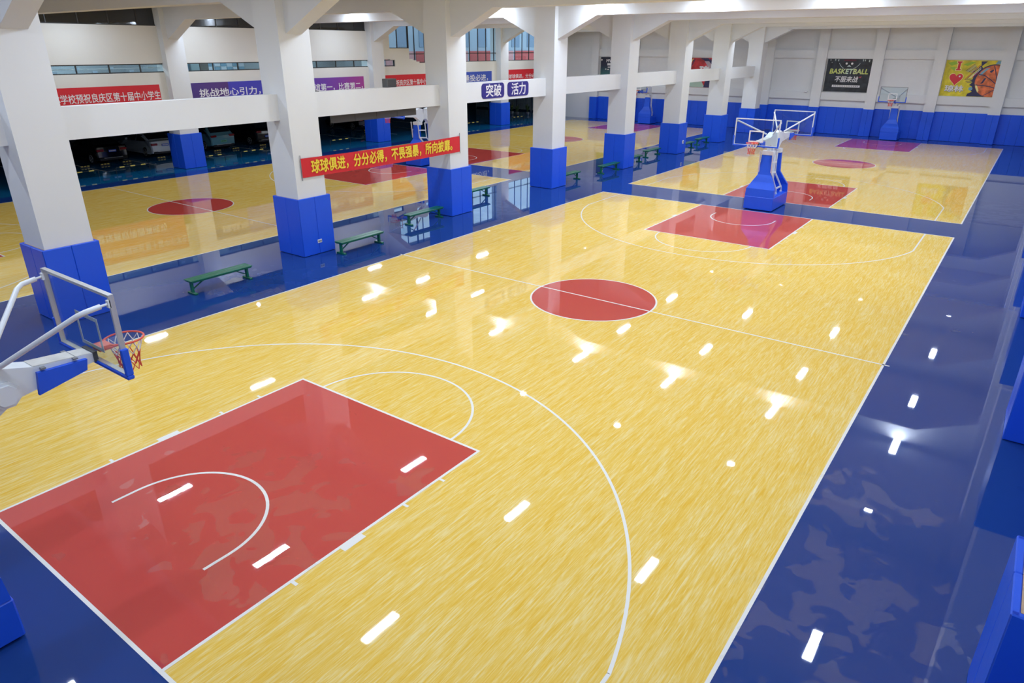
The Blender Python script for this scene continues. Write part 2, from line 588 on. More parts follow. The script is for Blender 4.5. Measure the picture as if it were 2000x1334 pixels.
for i, y in enumerate(ROWS):
    if i:
        cols['m', i] = make_column(XC, y, 'square white column with blue padded foot between the two courts', 'columns of the middle row')
    if i: make_column(XR, y, 'square white column with blue padded foot along the wall opposite the garage', 'columns along the side wall')
    if i > 0:
        make_column(XL, y, 'square white column with blue padded foot at the garage edge', 'columns along the garage')

# tie beams of the middle row
for i in range(1, len(ROWS) - 1):
    tb = MB().box(-10.86, -10.48, ROWS[i] + HALF, ROWS[i + 1] - HALF, 4.42, 5.21).build('tie_beam', WHITE)
    struct(tb, 'white horizontal tie beam between two columns of the middle row', 'beam', 'tie beams of the middle row')
tb = MB().box(-10.86, -10.48, ROWS[0] + HALF, ROWS[1] - HALF, 4.42, 5.21).build('tie_beam', WHITE)
struct(tb, 'white horizontal tie beam between two columns of the middle row', 'beam', 'tie beams of the middle row')

# ------------------------------------------------------------------ far wall
wf = MB().box(-31.3, 11.4, YF, YF + 0.3, 0, CEIL_Z).build('wall_far', WHITE)
struct(wf, 'white far wall with pilasters, shallow recesses and blue padded base', 'wall')
PILX = [-2.03 + 4.19 * k for k in range(-6, 4)]
PW = 0.38
YP = 46.85
for x in PILX:
    MB().box(x - PW, x + PW, YP, YF, 0, CEIL_Z).build('pilaster', WHITE, wf)
    for j in (0, 1):
        o = link('pad_panel', MB().bbox(x - PW - 0.03 + j * (PW + 0.03), x + j * (PW + 0.03) - 0.004, YP - 0.07, YF - 0.01, 0.01, 2.08, 0.01).mesh('pad_panel', PAD2), wf)
for a, b in zip(PILX[:-1], PILX[1:]):
    xa, xb = a + PW, b - PW
    MB().box(xa, xb, YF - 0.20, YF, 5.80, 6.43).build('rib', WHITE, wf)
    MB().box(xa, xb, YF - 0.20, YF, 2.66, 3.25).build('rib', WHITE, wf)
    n = 5
    w = (xb - xa) / n
    for j in range(n):
        MB().bbox(xa + j * w, xa + (j + 1) * w - 0.004, YF - 0.07, YF, 0.01, 2.12, 0.01).build('pad_panel', PAD2, wf)

# ------------------------------------------------------------------ side wall on the camera's side, wall behind
wr = MB().box(10.85, 11.2, YB, YF, 0, CEIL_Z).build('wall_right', WHITE)
struct(wr, 'white side wall behind the columns opposite the garage', 'wall')
for i in range(len(ROWS) - 1):
    ya, yb = ROWS[i] + PO + 0.02, ROWS[i + 1] - PO - 0.02
    n = 10
    w = (yb - ya) / n
    me = MB().bbox(10.77, 10.85, 0, w - 0.004, 0.01, 1.95, 0.01).mesh('pad_panel', PAD2)
    for j in range(n):
        link('pad_panel', me, wr, (0, ya + j * w, 0))
wb = MB().box(-49.0, 11.4, YB - 0.3, YB, 0, 9.2).build('wall_back', WHITE)
struct(wb, 'plain white end wall behind the near basketball stand', 'wall')

# ------------------------------------------------------------------ garage side wall with windows
XW = -31.0
wl = MB().box(XW - 0.25, XW, YB, 47.3, 3.30, 5.25).build('wall_left', CREAM)
struct(wl, 'cream wall above the garage opening carrying the slogan banners', 'wall')
def wall_piece(y0, y1, z0, z1, m=CREAM):
    return MB().box(XW - 0.25, XW, y0, y1, z0, z1).build('wall_panel', m, wl)
win_n = [0]
def window(y0, y1, z0, z1, mull, transoms, glass, label, x=XW - 0.12, group=None):
    win_n[0] += 1
    r = empty('window_%d' % win_n[0], (x, y0, z0))
    W, H = y1 - y0, z1 - z0
    t = 0.05
    m = MB()
    m.box(-0.04, 0.04, 0, W, 0, t).box(-0.04, 0.04, 0, W, H - t, H)
    m.box(-0.04, 0.04, 0, t, t, H - t).box(-0.04, 0.04, W - t, W, t, H - t)
    m.build('window_frame', FRAME, r)
    for q in mull:
        MB().box(-0.03, 0.03, q - y0 - 0.03, q - y0 + 0.03, t, H - t).build('mullion', FRAME, r)
    for q in transoms:
        MB().box(-0.03, 0.03, t, W - t, q - z0 - 0.03, q - z0 + 0.03).build('transom', FRAME, r)
    ys = [y0 + t] + list(mull) + [y1 - t]
    zs = [z0 + t] + list(transoms) + [z1 - t]
    for a, b in zip(ys[:-1], ys[1:]):
        for c, d in zip(zs[:-1], zs[1:]):
            MB().box(-0.006, 0.006, a - y0, b - y0, c - z0, d - z0).build('pane', glass, r)
    struct(r, label, 'window', group)
    return r
# bays with a low ribbon window, a cream panel and a dark upper window
ribbon = ['ribbon window with white notes and a rail inside', 'ribbon window with office shelves and boxes inside', 'ribbon window with a plain bluish interior, beside the purple banner']
upper = ['dark upper window above the red greeting banner', 'dark upper window above the purple and blue banner', 'dark upper window above the violet and magenta banner']
for k in range(3):
    a, b = ROWS[2 + k] + 0.1, ROWS[3 + k] - 0.1
    wall_piece(a - 0.1, b + 0.1, 5.73, 7.63)
    wall_piece(a - 0.1, b + 0.1, 5.25, 5.27)
    mu = [a + 0.75 + 1.65 * j for j in range(5) if a + 0.75 + 1.65 * j < b - 0.3]
    window(a, b, 5.27, 5.73, mu, [], GLASSW, ribbon[k])
    window(a, b, 7.63, CEIL_Z, [a + 1.5 * j for j in range(1, 5)], [], GLASSD, upper[k])
wall_piece(YB, ROWS[2] + 0.1, 5.25, CEIL_Z)
# stair bay
a, b = ROWS[5] + 0.1, ROWS[6] - 0.1
wall_piece(a - 0.1, 23.0, 5.75, CEIL_Z)
wall_piece(23.0, 25.05, 5.70, 6.50)
wall_piece(23.5, 25.05, 5.25, 5.70)
wall_piece(25.05, 26.5, 5.25, 5.45)
MB().prism([(25.05, 5.45), (26.5, 5.45), (26.15, 5.45), (26.15, 5.55), (25.8, 5.55), (25.8, 5.65), (25.4, 5.65), (25.4, 5.75), (25.05, 5.75)], XW - 0.25, XW, 'x').build('stair_edge', CREAM, wl)
wall_piece(26.5, b + 0.1, 5.25, 5.45)
window(a + 0.2, 23.5, 5.27, 5.72, [], [], GLASSW, 'short low window beside the stepped wall edge')
window(23.0, 25.05, 6.5, CEIL_Z, [23.9], [], GLASSW, 'upper stair window with two panes over the stepped wall')
window(25.07, b, 5.47, CEIL_Z, [25.75, 26.9, 28.0], [6.1], GLASSW, 'tall stair window with lower transom beside the stepped wall')
# tall window bays
for k, lab in ((6, 'tall window with red lower panes above the blue banner'), (7, 'tall window with red lower panes above the short red banner')):
    a, b = ROWS[k] + 0.1, ROWS[k + 1] - 0.1
    wall_piece(a - 0.1, b + 0.1, 5.25, 5.46)
    window(a, b, 5.46, CEIL_Z, [a + 1.115 * j for j in range(1, 7) if a + 1.115 * j < b - 0.2], [6.12], GLASSW, lab)
wall_piece(ROWS[8], 47.3, 5.25, CEIL_Z)

# rooms behind the ribbon windows
rw = mat('room_grey', (0.30, 0.34, 0.37), 0.8)
rooms = MB()
rooms.box(-36.2, -36.0, ROWS[2] - 4, ROWS[5] + 2.2, 3.3, 8.9)
rooms.box(-36.0, XW - 0.25, ROWS[2] - 4.2, ROWS[2] - 4, 3.3, 8.9)
rooms.box(-36.0, XW - 0.25, ROWS[5] + 0.5, ROWS[5] + 0.6, 3.3, 8.9)
wo = rooms.build('wall_office', rw)
struct(wo, 'grey office wall seen through the ribbon windows above the garage', 'wall')
fo = MB().box(-36.2, XW - 0.25, ROWS[2] - 4, ROWS[5] + 0.6, 4.9, 5.0).build('floor_office', rw)
struct(fo, 'grey office floor behind the ribbon windows', 'floor')
co = MB().box(-36.2, XW - 0.25, ROWS[2] - 4, ROWS[5] + 0.6, 7.45, 7.55).build('ceiling_office', rw)
struct(co, 'grey ceiling slab between the ribbon windows and the dark upper windows', 'ceiling')
ro = MB().box(-36.2, XW - 0.25, ROWS[2] - 4.2, ROWS[5] + 0.6, 8.9, 9.1).build('roof', rw)
struct(ro, 'flat roof slab over the office block beside the hall', 'roof')

# exterior facade beyond the tall windows
ext = empty('exterior_building', (-44, 22, 3.3))
fac = mat('facade_blue_grey', (0.40, 0.46, 0.52), 0.8)
facr = mat('facade_red', (0.55, 0.09, 0.08), 0.8)
facp = mat('facade_pink', (0.66, 0.30, 0.28), 0.8)
MB().box(-1.0, 0, 0, 60, 0.15, 6.0).build('facade_wall', fac, ext)
for j in range(18):
    MB().box(0.0, 0.06, 2 + 3.2 * j, 3.6 + 3.2 * j, 3.3, 5.2).build('facade_window', mat('facade_glass', (0.20, 0.27, 0.36), 0.2), ext)
for j in range(14):
    MB().box(0.0, 0.10, 0.2 + 4.3 * j, 4.2 + 4.3 * j, 0.9, 2.9).build('red_panel', (facr, facp)[j % 2], ext)
tag(ext, 'blue-grey building with a red lower band beyond the tall windows', 'building')

# ------------------------------------------------------------------ garage shell
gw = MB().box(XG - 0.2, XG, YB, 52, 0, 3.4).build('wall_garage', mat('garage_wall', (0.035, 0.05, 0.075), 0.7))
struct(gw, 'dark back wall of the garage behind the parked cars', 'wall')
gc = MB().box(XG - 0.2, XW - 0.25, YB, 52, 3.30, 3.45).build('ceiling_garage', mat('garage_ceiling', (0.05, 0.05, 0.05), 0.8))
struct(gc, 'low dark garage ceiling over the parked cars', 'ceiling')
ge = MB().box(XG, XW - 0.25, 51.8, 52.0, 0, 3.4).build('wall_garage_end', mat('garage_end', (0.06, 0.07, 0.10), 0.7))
struct(ge, 'dark end wall of the garage beyond the fence panels', 'wall')

# ------------------------------------------------------------------ lamps
LAMPS = [(x, y) for y in (-13.2, -6.6, 0.0, 6.95, 12.75, 17.65, 24.4, 30.75, 37.6) for x in (7.42, 2.42, -2.64, -7.67)]
LAMPS += [(-13.45, -6.6), (-13.45, 13.0), (-18.5, 0.75), (-18.5, 12.75), (-18.4, 17.4), (-23.5, 17.5), (-28.4, 17.5), (-23.8, 12.75), (-24.0, 24.9), (-28.4, 0.75), (-28.4, 6.9)]
LAMPS += [(x, -13.2) for x in (-13.45, -18.45, -23.5, -28.4)]
LAMPS += [(x, y) for y in (30.75, 37.6) for x in (-13.45, -18.45, -23.5, -28.4)]
def in_frame(x, y, z):
    p_ = cam.matrix_world.inverted() @ Vector((x, y, z))
    if p_.z > -0.05:
        return False
    f_ = 1340.38
    return abs(p_.x / -p_.z * f_) < 1000 and abs(p_.y / -p_.z * f_) < 667
dif = bpy.data.materials.new('lamp_diffuser')
dif.use_nodes = True
nb = dif.node_tree.nodes['Principled BSDF']
nb.inputs['Base Color'].default_value = (0.8, 0.8, 0.8, 1)
nb.inputs['Emission Color'].default_value = LAMP_COLOR
nb.inputs['Emission Strength'].default_value = LAMP_STRENGTH
house_me = MB().box(-0.14, 0.14, -0.64, 0.64, 0.012, 0.07).box(-0.02, 0.02, -0.5, -0.46, 0.07, 0.24).box(-0.02, 0.02, 0.46, 0.5, 0.07, 0.24).mesh('housing', STEEL)
dif_me = MB().add([(-0.12, -0.615, 0.010), (0.12, -0.615, 0.010), (0.12, 0.615, 0.010), (-0.12, 0.615, 0.010)], [(3, 2, 1, 0)]).mesh('diffuser', dif)
for x, y in LAMPS:
        seen = any(in_frame(x + a, y + b, z) for a in (-0.14, 0.14) for b in (-0.64, 0, 0.64) for z in (8.56, 8.64))
        r = empty('ceiling_lamp' if seen else 'ceiling_lamp_offscreen', (x, y, 8.56))
        link('housing', house_me, r)
        link('diffuser', dif_me, r)
        tag(r, 'rectangular white lamp panel hanging under the hall ceiling', 'lamp', 'lamp panels under the hall ceiling')
# office lamps behind the lit ribbon windows
olm = mat('office_diffuser', (0.8, 0.8, 0.8), emit=(0.85, 0.95, 1.0), estr=ROOM_LAMP)
for y in (2.0, 9.7, 17.4):
    r = empty('office_lamp', (-33.6, y, 7.395))
    MB().box(-0.6, 0.6, -0.6, 0.6, 0.02, 0.05).build('housing', STEEL, r)
    MB().add([(-0.57, -0.57, 0.015), (0.57, -0.57, 0.015), (0.57, 0.57, 0.015), (-0.57, 0.57, 0.015)], [(3, 2, 1, 0)]).build('diffuser', olm, r)
    tag(r, 'square ceiling lamp inside the office behind the ribbon windows', 'lamp', 'office lamps')

# ------------------------------------------------------------------ basketball stands
def net_meshes():
    r0, h = 0.215, 0.42
    lv = [(0.215, 0.0), (0.185, -0.09), (0.155, -0.18), (0.135, -0.27), (0.125, -0.35), (0.135, -0.42)]
    n = 10
    up, dn = MB(), MB()
    for i in range(len(lv) - 1):
        (ra, za), (rb, zb) = lv[i], lv[i + 1]
        for k in range(n):
            for sgn in (-1, 1):
                a = 2 * PI * (k + 0.5 * (i % 2)) / n
                b = 2 * PI * (k + 0.5 * (i % 2) + 0.5 * sgn) / n
                (up if i < 2 else dn).bar((ra * math.cos(a), ra * math.sin(a), za), (rb * math.cos(b), rb * math.sin(b), zb), 0.009)
    return up.mesh('net', NETW), dn.mesh('net_cords', NETR)
NET_UP, NET_DN = net_meshes()
rim_mb = MB()
rim_mb.tube([(0.232 * math.cos(2 * PI * k / 28), 0.232 * math.sin(2 * PI * k / 28), 0) for k in range(28)], 0.013, 8, closed=True)
rim_mb.box(-0.10, 0.10, 0.20, 0.36, -0.05, 0.012)
rim_mb.bar((-0.19, 0.14, 0), (-0.08, 0.34, -0.03), 0.018)
rim_mb.bar((0.19, 0.14, 0), (0.08, 0.34, -0.03), 0.018)
RIM_ME = rim_mb.mesh('rim', ORANGE)

def ring_rect(m, y0, y1, x0, x1, z0, z1, t):
    m.box(x0, x1, y0, y1, z0, z0 + t).box(x0, x1, y0, y1, z1 - t, z1)
    m.box(x0, x0 + t, y0, y1, z0 + t, z1 - t).box(x1 - t, x1, y0, y1, z0 + t, z1 - t)
    return m

def backboard(root, y, flip=1, trim_mat=None):
    """board whose playing face looks to -y (flip=1) or +y (flip=-1), face plane at y"""
    b = empty('backboard', (0, y, 0))
    b.parent = root
    if flip < 0:
        b.rotation_euler = (0, 0, PI)
    ring_rect(MB(), 0.0, 0.06, -0.9, 0.9, 2.9, 3.95, 0.035).build('frame', trim_mat or ALU, b)
    MB().box(-0.868, 0.868, 0.012, 0.024, 2.932, 3.918).build('glass', GLASS, b)
    ring_rect(MB(), 0.006, 0.011, -0.295, 0.295, 3.05, 3.50, 0.05).build('target_square', TEXTW, b)
    m = MB().bbox(-0.93, 0.93, -0.015, 0.075, 2.87, 2.925, 0.012)
    m.bbox(-0.93, -0.878, -0.015, 0.075, 2.9255, 3.27, 0.010).bbox(0.878, 0.93, -0.015, 0.075, 2.9255, 3.27, 0.010)
    m.build('edge_pad', PAD, b)
    r = link('rim', RIM_ME, root, (0, y - flip * 0.375, 3.05))
    if flip < 0:
        r.rotation_euler = (0, 0, PI)
    link('net', NET_UP, r, (0, 0, -0.01))
    link('net_cords', NET_DN, r, (0, 0, -0.01))
    return b

def front_pad(root, y0, flip=1):
    """sloping blue pad in front of the mast; y0 is its foot"""
    f = flip
    st = [(0.02, 0.62, 0.60), (0.04, 0.60, 0.92), (0.22, 0.45, 1.20), (0.34, 0.27, 1.50), (0.38, 0.25, 1.9), (0.42, 0.24, 2.32)]
    m = MB()
    v = []; fc = []
    T = 0.14
    for d, w, z in st:
        y = y0 + f * d
        v += [(-w, y, z), (w, y, z), (w, y + f * T, z), (-w, y + f * T, z)]
    for i in range(len(st) - 1):
        for k in range(4):
            a = i * 4 + k; b = i * 4 + (k + 1) % 4
            fc.append((a, b, b + 4, a + 4) if f > 0 else (a + 4, b + 4, b, a))
    n = len(st) - 1
    fc += [(3, 2, 1, 0), (n * 4, n * 4 + 1, n * 4 + 2, n * 4 + 3)]
    m.add(v, fc)
    m.build('front_pad', PAD, root)

def mast(root, y0, flip=1, links=True):
    """white steel mast and the two bent linkage bars; y0 is the pad foot"""
    f = flip
    a, b = sorted((y0 + f * 0.54, y0 + f * 0.66))
    MB().box(-0.08, 0.08, a, b, 0.55, 2.62).build('mast', STEEL, root)
    c, d = sorted((y0 + f * 0.40, y0 + f * 0.70))
    MB().box(-0.24, 0.24, c, d, 2.33, 2.50).build('mast_cap', STEEL, root)
    for sx in (-1, 1) if links else ():
        m = MB()
        for off in (0.0, 0.16):
            m.tube([(sx * 0.29, y0 + f * (0.60 + off), 2.62), (sx * 0.29, y0 + f * (0.62 + off), 1.60),
                    (sx * 0.29, y0 + f * (0.98 + off), 0.95), (sx * 0.29, y0 + f * (0.98 + off), 0.66)], 0.028, 8)
        for z, o in ((2.2, 0.61), (1.9, 0.615), (1.62, 0.62), (1.0, 0.95)):
            m.bar((sx * 0.29, y0 + f * o, z), (sx * 0.29, y0 + f * (o + 0.17), z), 0.05)
        m.build('linkage', STEEL, root)

def arm(root, yb, ym, flip=1, pad=True, octa=True):
    """box arm from the board back yb to the mast ym"""
    f = flip
    w = 0.13
    prof = [(yb, 3.03), (ym - f * 0.55, 3.09), (ym + f * 0.05, 3.26), (ym + f * 0.30, 3.20), (ym + f * 0.34, 2.62), (ym + f * 0.20, 2.46),
            (ym + f * 0.02, 2.56), (ym - f * 0.30, 2.765), (yb, 2.92)]
    MB().prism(prof if f > 0 else prof[::-1], -w, w, 'x').build('arm', STEEL, root)
    tp = [(yb + f * 0.05, 3.032), (ym - f * 0.55, 3.092), (ym - f * 0.55, 3.098), (yb + f * 0.05, 3.040)]
    MB().prism(tp if f < 0 else tp[::-1], -w + 0.004, w - 0.004, 'x').build('worn_top', STEEL_D, root)
    if octa:
        yc, zc = ym - f * 0.20, 2.86
        for sx in (-1, 1):
            m = MB()
            pts = [(yc + 0.17 * math.cos(PI / 8 + k * PI / 4), zc + 0.17 * math.sin(PI / 8 + k * PI / 4)) for k in range(8)]
            x0, x1 = sorted((sx * w, sx * (w + 0.03)))
            m.prism(pts, x0, x1, 'x')
            pts = [(yc + 0.13 * math.cos(PI / 8 + k * PI / 4), zc + 0.13 * math.sin(PI / 8 + k * PI / 4)) for k in range(8)]
            x0, x1 = sorted((sx * w, sx * (w + 0.06)))
            m.prism(pts, x0, x1, 'x')
            m.build('pivot_plate', STEEL, root)
    if pad:
        for sx in (-1, 1):
            x0, x1 = sorted((sx * w, sx * (w + 0.055)))
            p = [(yb + f * 0.12, 3.0), (yb + f * 0.15, 2.86), (yb + f * 0.72, 2.74), (yb + f * 0.68, 3.02)]
            MB().prism(p, x0, x1, 'x').build('arm_pad', PAD, root)
        m = MB()
        for d in (0.22, 0.58):
            a, b = sorted((yb + f * d, yb + f * (d + 0.05)))
            m.box(-w - 0.06, w + 0.06, a, b, 3.042, 3.052 + 0.02 * d)
        m.build('pad_strap', GREY, root)
    a, b = sorted((yb - f * 0.02, yb + f * 0.03))
    MB().box(-0.15, 0.15, a, b, 2.91, 3.05).build('board_bracket', DARK, root)

def braces(root, yb, ym, flip=1, bent=True):
    f = flip
    for sx in (-1, 1):
        m = MB()
        P = [(sx * 0.875, yb, 3.845), (sx * 0.865, yb + f * 0.10, 3.835)]
        m.tube(P, 0.016, 8)
        if bent:
            P = [(sx * 0.865, yb + f * 0.09, 3.835), (sx * 0.85, yb + f * 0.26, 3.81), (sx * 0.81, yb + f * 0.34, 3.775), (sx * 0.14, ym, 3.20)]
        else:
            P = [(sx * 0.865, yb + f * 0.09, 3.835), (sx * 0.14, ym, 3.20)]
        m.tube(P, 0.032, 10)
        m.box(min(sx * 0.85, sx * 0.9), max(sx * 0.85, sx * 0.9), min(yb - f * 0.01, yb + f * 0.02), max(yb - f * 0.01, yb + f * 0.02), 3.80, 3.89)
        m.build('brace', STEEL, root)

def base(root, y0, y1):
    a, b = sorted((y0, y1))
    MB().bbox(-0.62, 0.62, a, b, 0.03, 0.59, 0.02).build('base_pad', PAD, root)
    MB().box(-0.55, 0.55, a + 0.05, b - 0.05, 0.585, 0.605).build('base_top', PAD2, root)
    m = MB()
    for x in (-0.5, 0.5):
        for y in (a + 0.1, b - 0.1):
            m.tube([(x - 0.03, y, 0.035), (x + 0.03, y, 0.035)], 0.035, 10)
    m.build('castor', BLACK, root)

# near stand (its board looks to +y)
st = empty('basketball_stand', (0, -14.9, 0))
yb = -12.95 + 14.9
backboard(st, yb, -1)
front_pad(st, -14.71 + 14.9, -1)
mast(st, -14.71 + 14.9, -1)
arm(st, yb - 0.06, -14.95 + 14.9 + 0.70, -1)
braces(st, yb - 0.06, -14.05 + 14.9, -1)
base(st, -14.71 + 14.9, -16.3 + 14.9)
tag(st, 'single basketball stand with glass board over the near red key', 'basketball stand')

def double_stand(x, yc, label):
    r = empty('basketball_stand', (x, yc, 0))
    h = 2.575
    for f in (1, -1):
        backboard(r, -f * h, f, STEEL)
        front_pad(r, -f * 1.08, f)
        m0 = -f * 1.08
        mast(r, m0, f, links=False)
        arm(r, -f * (h - 0.06), m0 + f * 0.62, f, pad=True, octa=False)
        braces(r, -f * (h - 0.06), m0 + f * 0.30, f, bent=False)
    base(r, -1.08, 1.08)
    for sx in (-1, 1):
        m = MB()
        A = [(-0.80, 2.50, 0.27), (-0.72, 1.63, 0.27), (-0.06, 0.80, 0.40), (-0.02, 0.60, 0.40)]
        B = [(-0.20, 2.45, 0.27), (-0.10, 1.55, 0.27), (0.70, 0.80, 0.40), (0.75, 0.60, 0.40)]
        for P in (A, B):
            m.tube([(sx * x_, y_, z_) for y_, z_, x_ in P], 0.038, 8)
            m.box(min(sx * 0.36, sx * 0.44), max(sx * 0.36, sx * 0.44), P[3][0] - 0.05, P[3][0] + 0.05, 0.60, 0.66)
        m.bar((sx * 0.27, -0.76, 2.05), (sx * 0.27, -0.15, 2.0), 0.06)
        m.bar((sx * 0.27, -0.72, 1.63), (sx * 0.27, -0.10, 1.56), 0.07)
        m.bar((sx * 0.39, -0.08, 0.85), (sx * 0.39, 0.68, 0.85), 0.06)
        m.build('linkage', STEEL, r)
    tag(r, label, 'basketball stand')
    return r
double_stand(0, 15.375, 'double-sided basketball stand with two glass boards on the strip before the poster wall courts')
double_stand(LEFT_X, 15.375, 'double-sided basketball stand beside the garage, partly behind the yellow lettered banner')
def far_stand(x, label):
    r = empty('basketball_stand', (x, 45.4, 0))
    y0 = 45.25 - 45.4
    yb = 43.55 - 45.4
    backboard(r, yb, 1, GREY)
    front_pad(r, y0, 1)
    mast(r, y0, 1)
    arm(r, yb + 0.06, y0 + 0.62, 1, pad=True, octa=False)
    braces(r, yb + 0.06, y0 + 0.3, 1, bent=False)
    base(r, y0, y0 + 1.35)
    tag(r, label, 'basketball stand')
far_stand(0, 'single basketball stand at the far wall between the two posters')
far_stand(LEFT_X, 'single basketball stand at the far wall seen between the columns, left of the red poster')

# ------------------------------------------------------------------ benches
def make_bench():
    r = empty('bench')
    m = MB().bbox(-0.20, -0.005, -1.0, 1.0, 0.395, 0.435, 0.008).bbox(0.005, 0.20, -1.0, 1.0, 0.395, 0.435, 0.008)
    m.box(-0.18, 0.18, -0.97, 0.97, 0.365, 0.398)
    m.build('seat', GREEN, r)
    for sy in (-1, 1):
        MB().box(-0.05, 0.05, sy * 0.90 - 0.03, sy * 0.90 + 0.03, 0.04, 0.37).build('leg', GREEN, r)
        MB().bbox(-0.20, 0.20, sy * 0.90 - 0.05, sy * 0.90 + 0.05, 0.0, 0.055, 0.008).build('foot', GREEN, r)
        MB().bar((0, sy * 0.88, 0.14), (0, sy * 0.45, 0.37), 0.03).build('brace', GREEN, r)
    return r
GB = 'green benches along the middle columns'
BENCH = [(-9.52, -5.65, 0, 'green bench standing alone on the navy strip between two padded columns'),
         (-9.33, -0.28, 0.02, 'green bench pushed against the socket plate column below the yellow lettered banner'),
         (-10.38, 4.15, 0, 'green bench in front of the column at the end of the yellow lettered banner'),
         (-11.6, 8.9, 0, 'green bench behind the column where the yellow lettered banner ends'),
         (-10.45, 15.1, 0, 'green bench behind the column next to the 活力 sign'),
         (-10.25, 19.50, 0, 'green bench pushed against a column opposite the double-sided stand'),
         (-10.5, 22.98, 0, 'green bench just past the column opposite the double-sided stand'),
         (-11.0, 26.7, 0, 'green bench before the column with the small white box'),
         (-10.5, 31.2, 0, 'green bench just past the column with the small white box'),
         (-10.75, 34.65, 0, 'green bench before the last free column near the poster wall')]
BENCH[4] = (-10.45, 15.42, 0, 'green bench just past the column at the end of the two navy signs')
b0 = make_bench()
for i, (x, y, a, lab) in enumerate(BENCH):
    o = b0 if i == 0 else copy_tree(b0)
    o.location = (x, y, 0); o.rotation_euler = (0, 0, a)
    tag(o, lab, 'bench', GB)

# ------------------------------------------------------------------ banners and signs
def wall_banner(y0, y1, z0, z1, material, label, texts, cat='banner'):
    r = empty('banner', (XW + 0.03, (y0 + y1) / 2, z0))
    m = MB().box(-0.012, 0.0, y0 - (y0 + y1) / 2, y1 - (y0 + y1) / 2, 0, z1 - z0)
    m.build('sheet', material, r)
    for s, ty, tz, w, h, tm in texts:
        lettering(s, r, 0.004, ty - (y0 + y1) / 2, tz - z0, w, h, tm, ROT_LEFT, bold=0.015)
    tag(r, label, cat)
    return r
MB_ = 'slogan banners on the garage side wall'
wall_banner(-1.05, 5.02, 2.62, 4.65, RED, 'wide red banner with two lines of white characters beside a ribbon window',
            [('琼林学校预祝良庆区第十届中小学生', -0.96, 3.87, 5.97, 0.46, TEXTW), ('篮球赛取得圆满成功', -0.1, 2.95, 4.0, 0.48, TEXTW)])
PB = gradient_mat('banner_purple_blue', [(0.0, (0.07, 0.035, 0.22)), (0.40, (0.09, 0.03, 0.17)), (0.41, (0.055, 0.045, 0.46)), (1.0, (0.06, 0.06, 0.50))], 'Y', -3.0, 3.0)
wall_banner(6.82, 12.9, 3.0, 4.65, PB, 'half purple half blue banner with white characters 挑战地心引力',
            [('挑战地心引力，', 7.33, 3.84, 4.60, 0.47, TEXTW)])
PV = gradient_mat('banner_violet_magenta', [(0.0, (0.07, 0.05, 0.42)), (0.6, (0.22, 0.05, 0.36)), (1.0, (0.42, 0.05, 0.30))], 'Y', -3.0, 3.0)
wall_banner(14.3, 20.2, 3.0, 4.65, PV, 'violet to magenta banner with white characters 友谊第一 比赛第二',
            [('友谊第一，比赛第二，', 15.2, 3.80, 5.2, 0.48, TEXTW)])
wall_banner(21.95, 28.3, 2.62, 4.65, RED, 'red banner with two lines of white characters below the stair window',
            [('学校预祝良庆区第十届中小学生', 22.33, 3.87, 5.2, 0.42, TEXTW), ('篮球赛取得圆满成功', 23.2, 2.95, 4.0, 0.48, TEXTW)])
BB = mat('banner_blue', (0.055, 0.10, 0.50), 0.55)
wall_banner(29.7, 35.3, 3.0, 4.65, BB, 'plain blue banner with white characters 逢投必进',
            [('逢投必进，', 31.49, 3.87, 3.75, 0.55, TEXTW)])
wall_banner(37.75, 43.6, 3.0, 4.70, RED, 'red banner with one line of white characters below the last tall window',
            [('球球俱进，分分必得', 37.80, 3.92, 4.8, 0.38, TEXTW)])

# long red banner across two columns
fb = empty('banner', (-10.0, 2.08, 2.6))
nY, nZ = 48, 4
m = MB()
v = []; f = []
for side in (0, 1):
    for i in range(nY + 1):
        for k in range(nZ + 1):
            t = i / nY
            y = -4.0 + 8.0 * t
            sag = -0.03 * (4 * t * (1 - t))
            x = 0.010 * math.sin(t * 31) * (0.3 + math.sin(PI * t)) * (k / nZ - 0.3) - side * 0.006
            v.append((x, y, 0.02 - 0.02 * t + sag + 0.62 * k / nZ))
def vi(side, i, k): return side * (nY + 1) * (nZ + 1) + i * (nZ + 1) + k
for i in range(nY):
    for k in range(nZ):
        f.append((vi(0, i, k), vi(0, i + 1, k), vi(0, i + 1, k + 1), vi(0, i, k + 1)))
        f.append((vi(1, i, k + 1), vi(1, i + 1, k + 1), vi(1, i + 1, k), vi(1, i, k)))
m.add(v, f, True)
m.build('sheet', RED, fb)
for yy in (-4.0, 4.0):
    MB().tube([(0.0, yy, -0.07), (0.0, yy, 0.74)], 0.012, 8).build('rod', GREY, fb)
lettering('球球俱进，分分必得，不畏强暴，所向披靡。', fb, 0.022, -3.62, 0.10, 7.35, 0.44, TEXTY, ROT_LEFT, bold=0.03)
tag(fb, 'long red cloth banner with yellow characters tied across two columns', 'banner')

def round_rect(w, h, r, n=8):
    pts = []
    for cx, cy_, a in ((w - r, r, -PI / 2), (w - r, h - r, 0), (r, h - r, PI / 2), (r, r, PI)):
        for k in range(n + 1):
            t = a + PI / 2 * k / n
            pts.append((cx + r * math.cos(t), cy_ + r * math.sin(t)))
    return pts
for y0, w, s, lab in ((8.16, 1.60, '突破', 'rounded navy sign reading 突破 on the tie beam, the one nearer the long red banner'), (10.03, 1.62, '活力', 'rounded navy sign reading 活力 on the tie beam, the one farther from the long red banner')):
    r = empty('sign', (-10.48, y0, 4.53))
    MB().prism(round_rect(w, 0.62, 0.16), 0.0, 0.025, 'x').build('plate', NAVY, r)
    lettering(s, r, 0.029, 0.25, 0.05, w - 0.45, 0.52, TEXTW, ROT_LEFT, bold=0.018)
    tag(r, lab, 'sign')

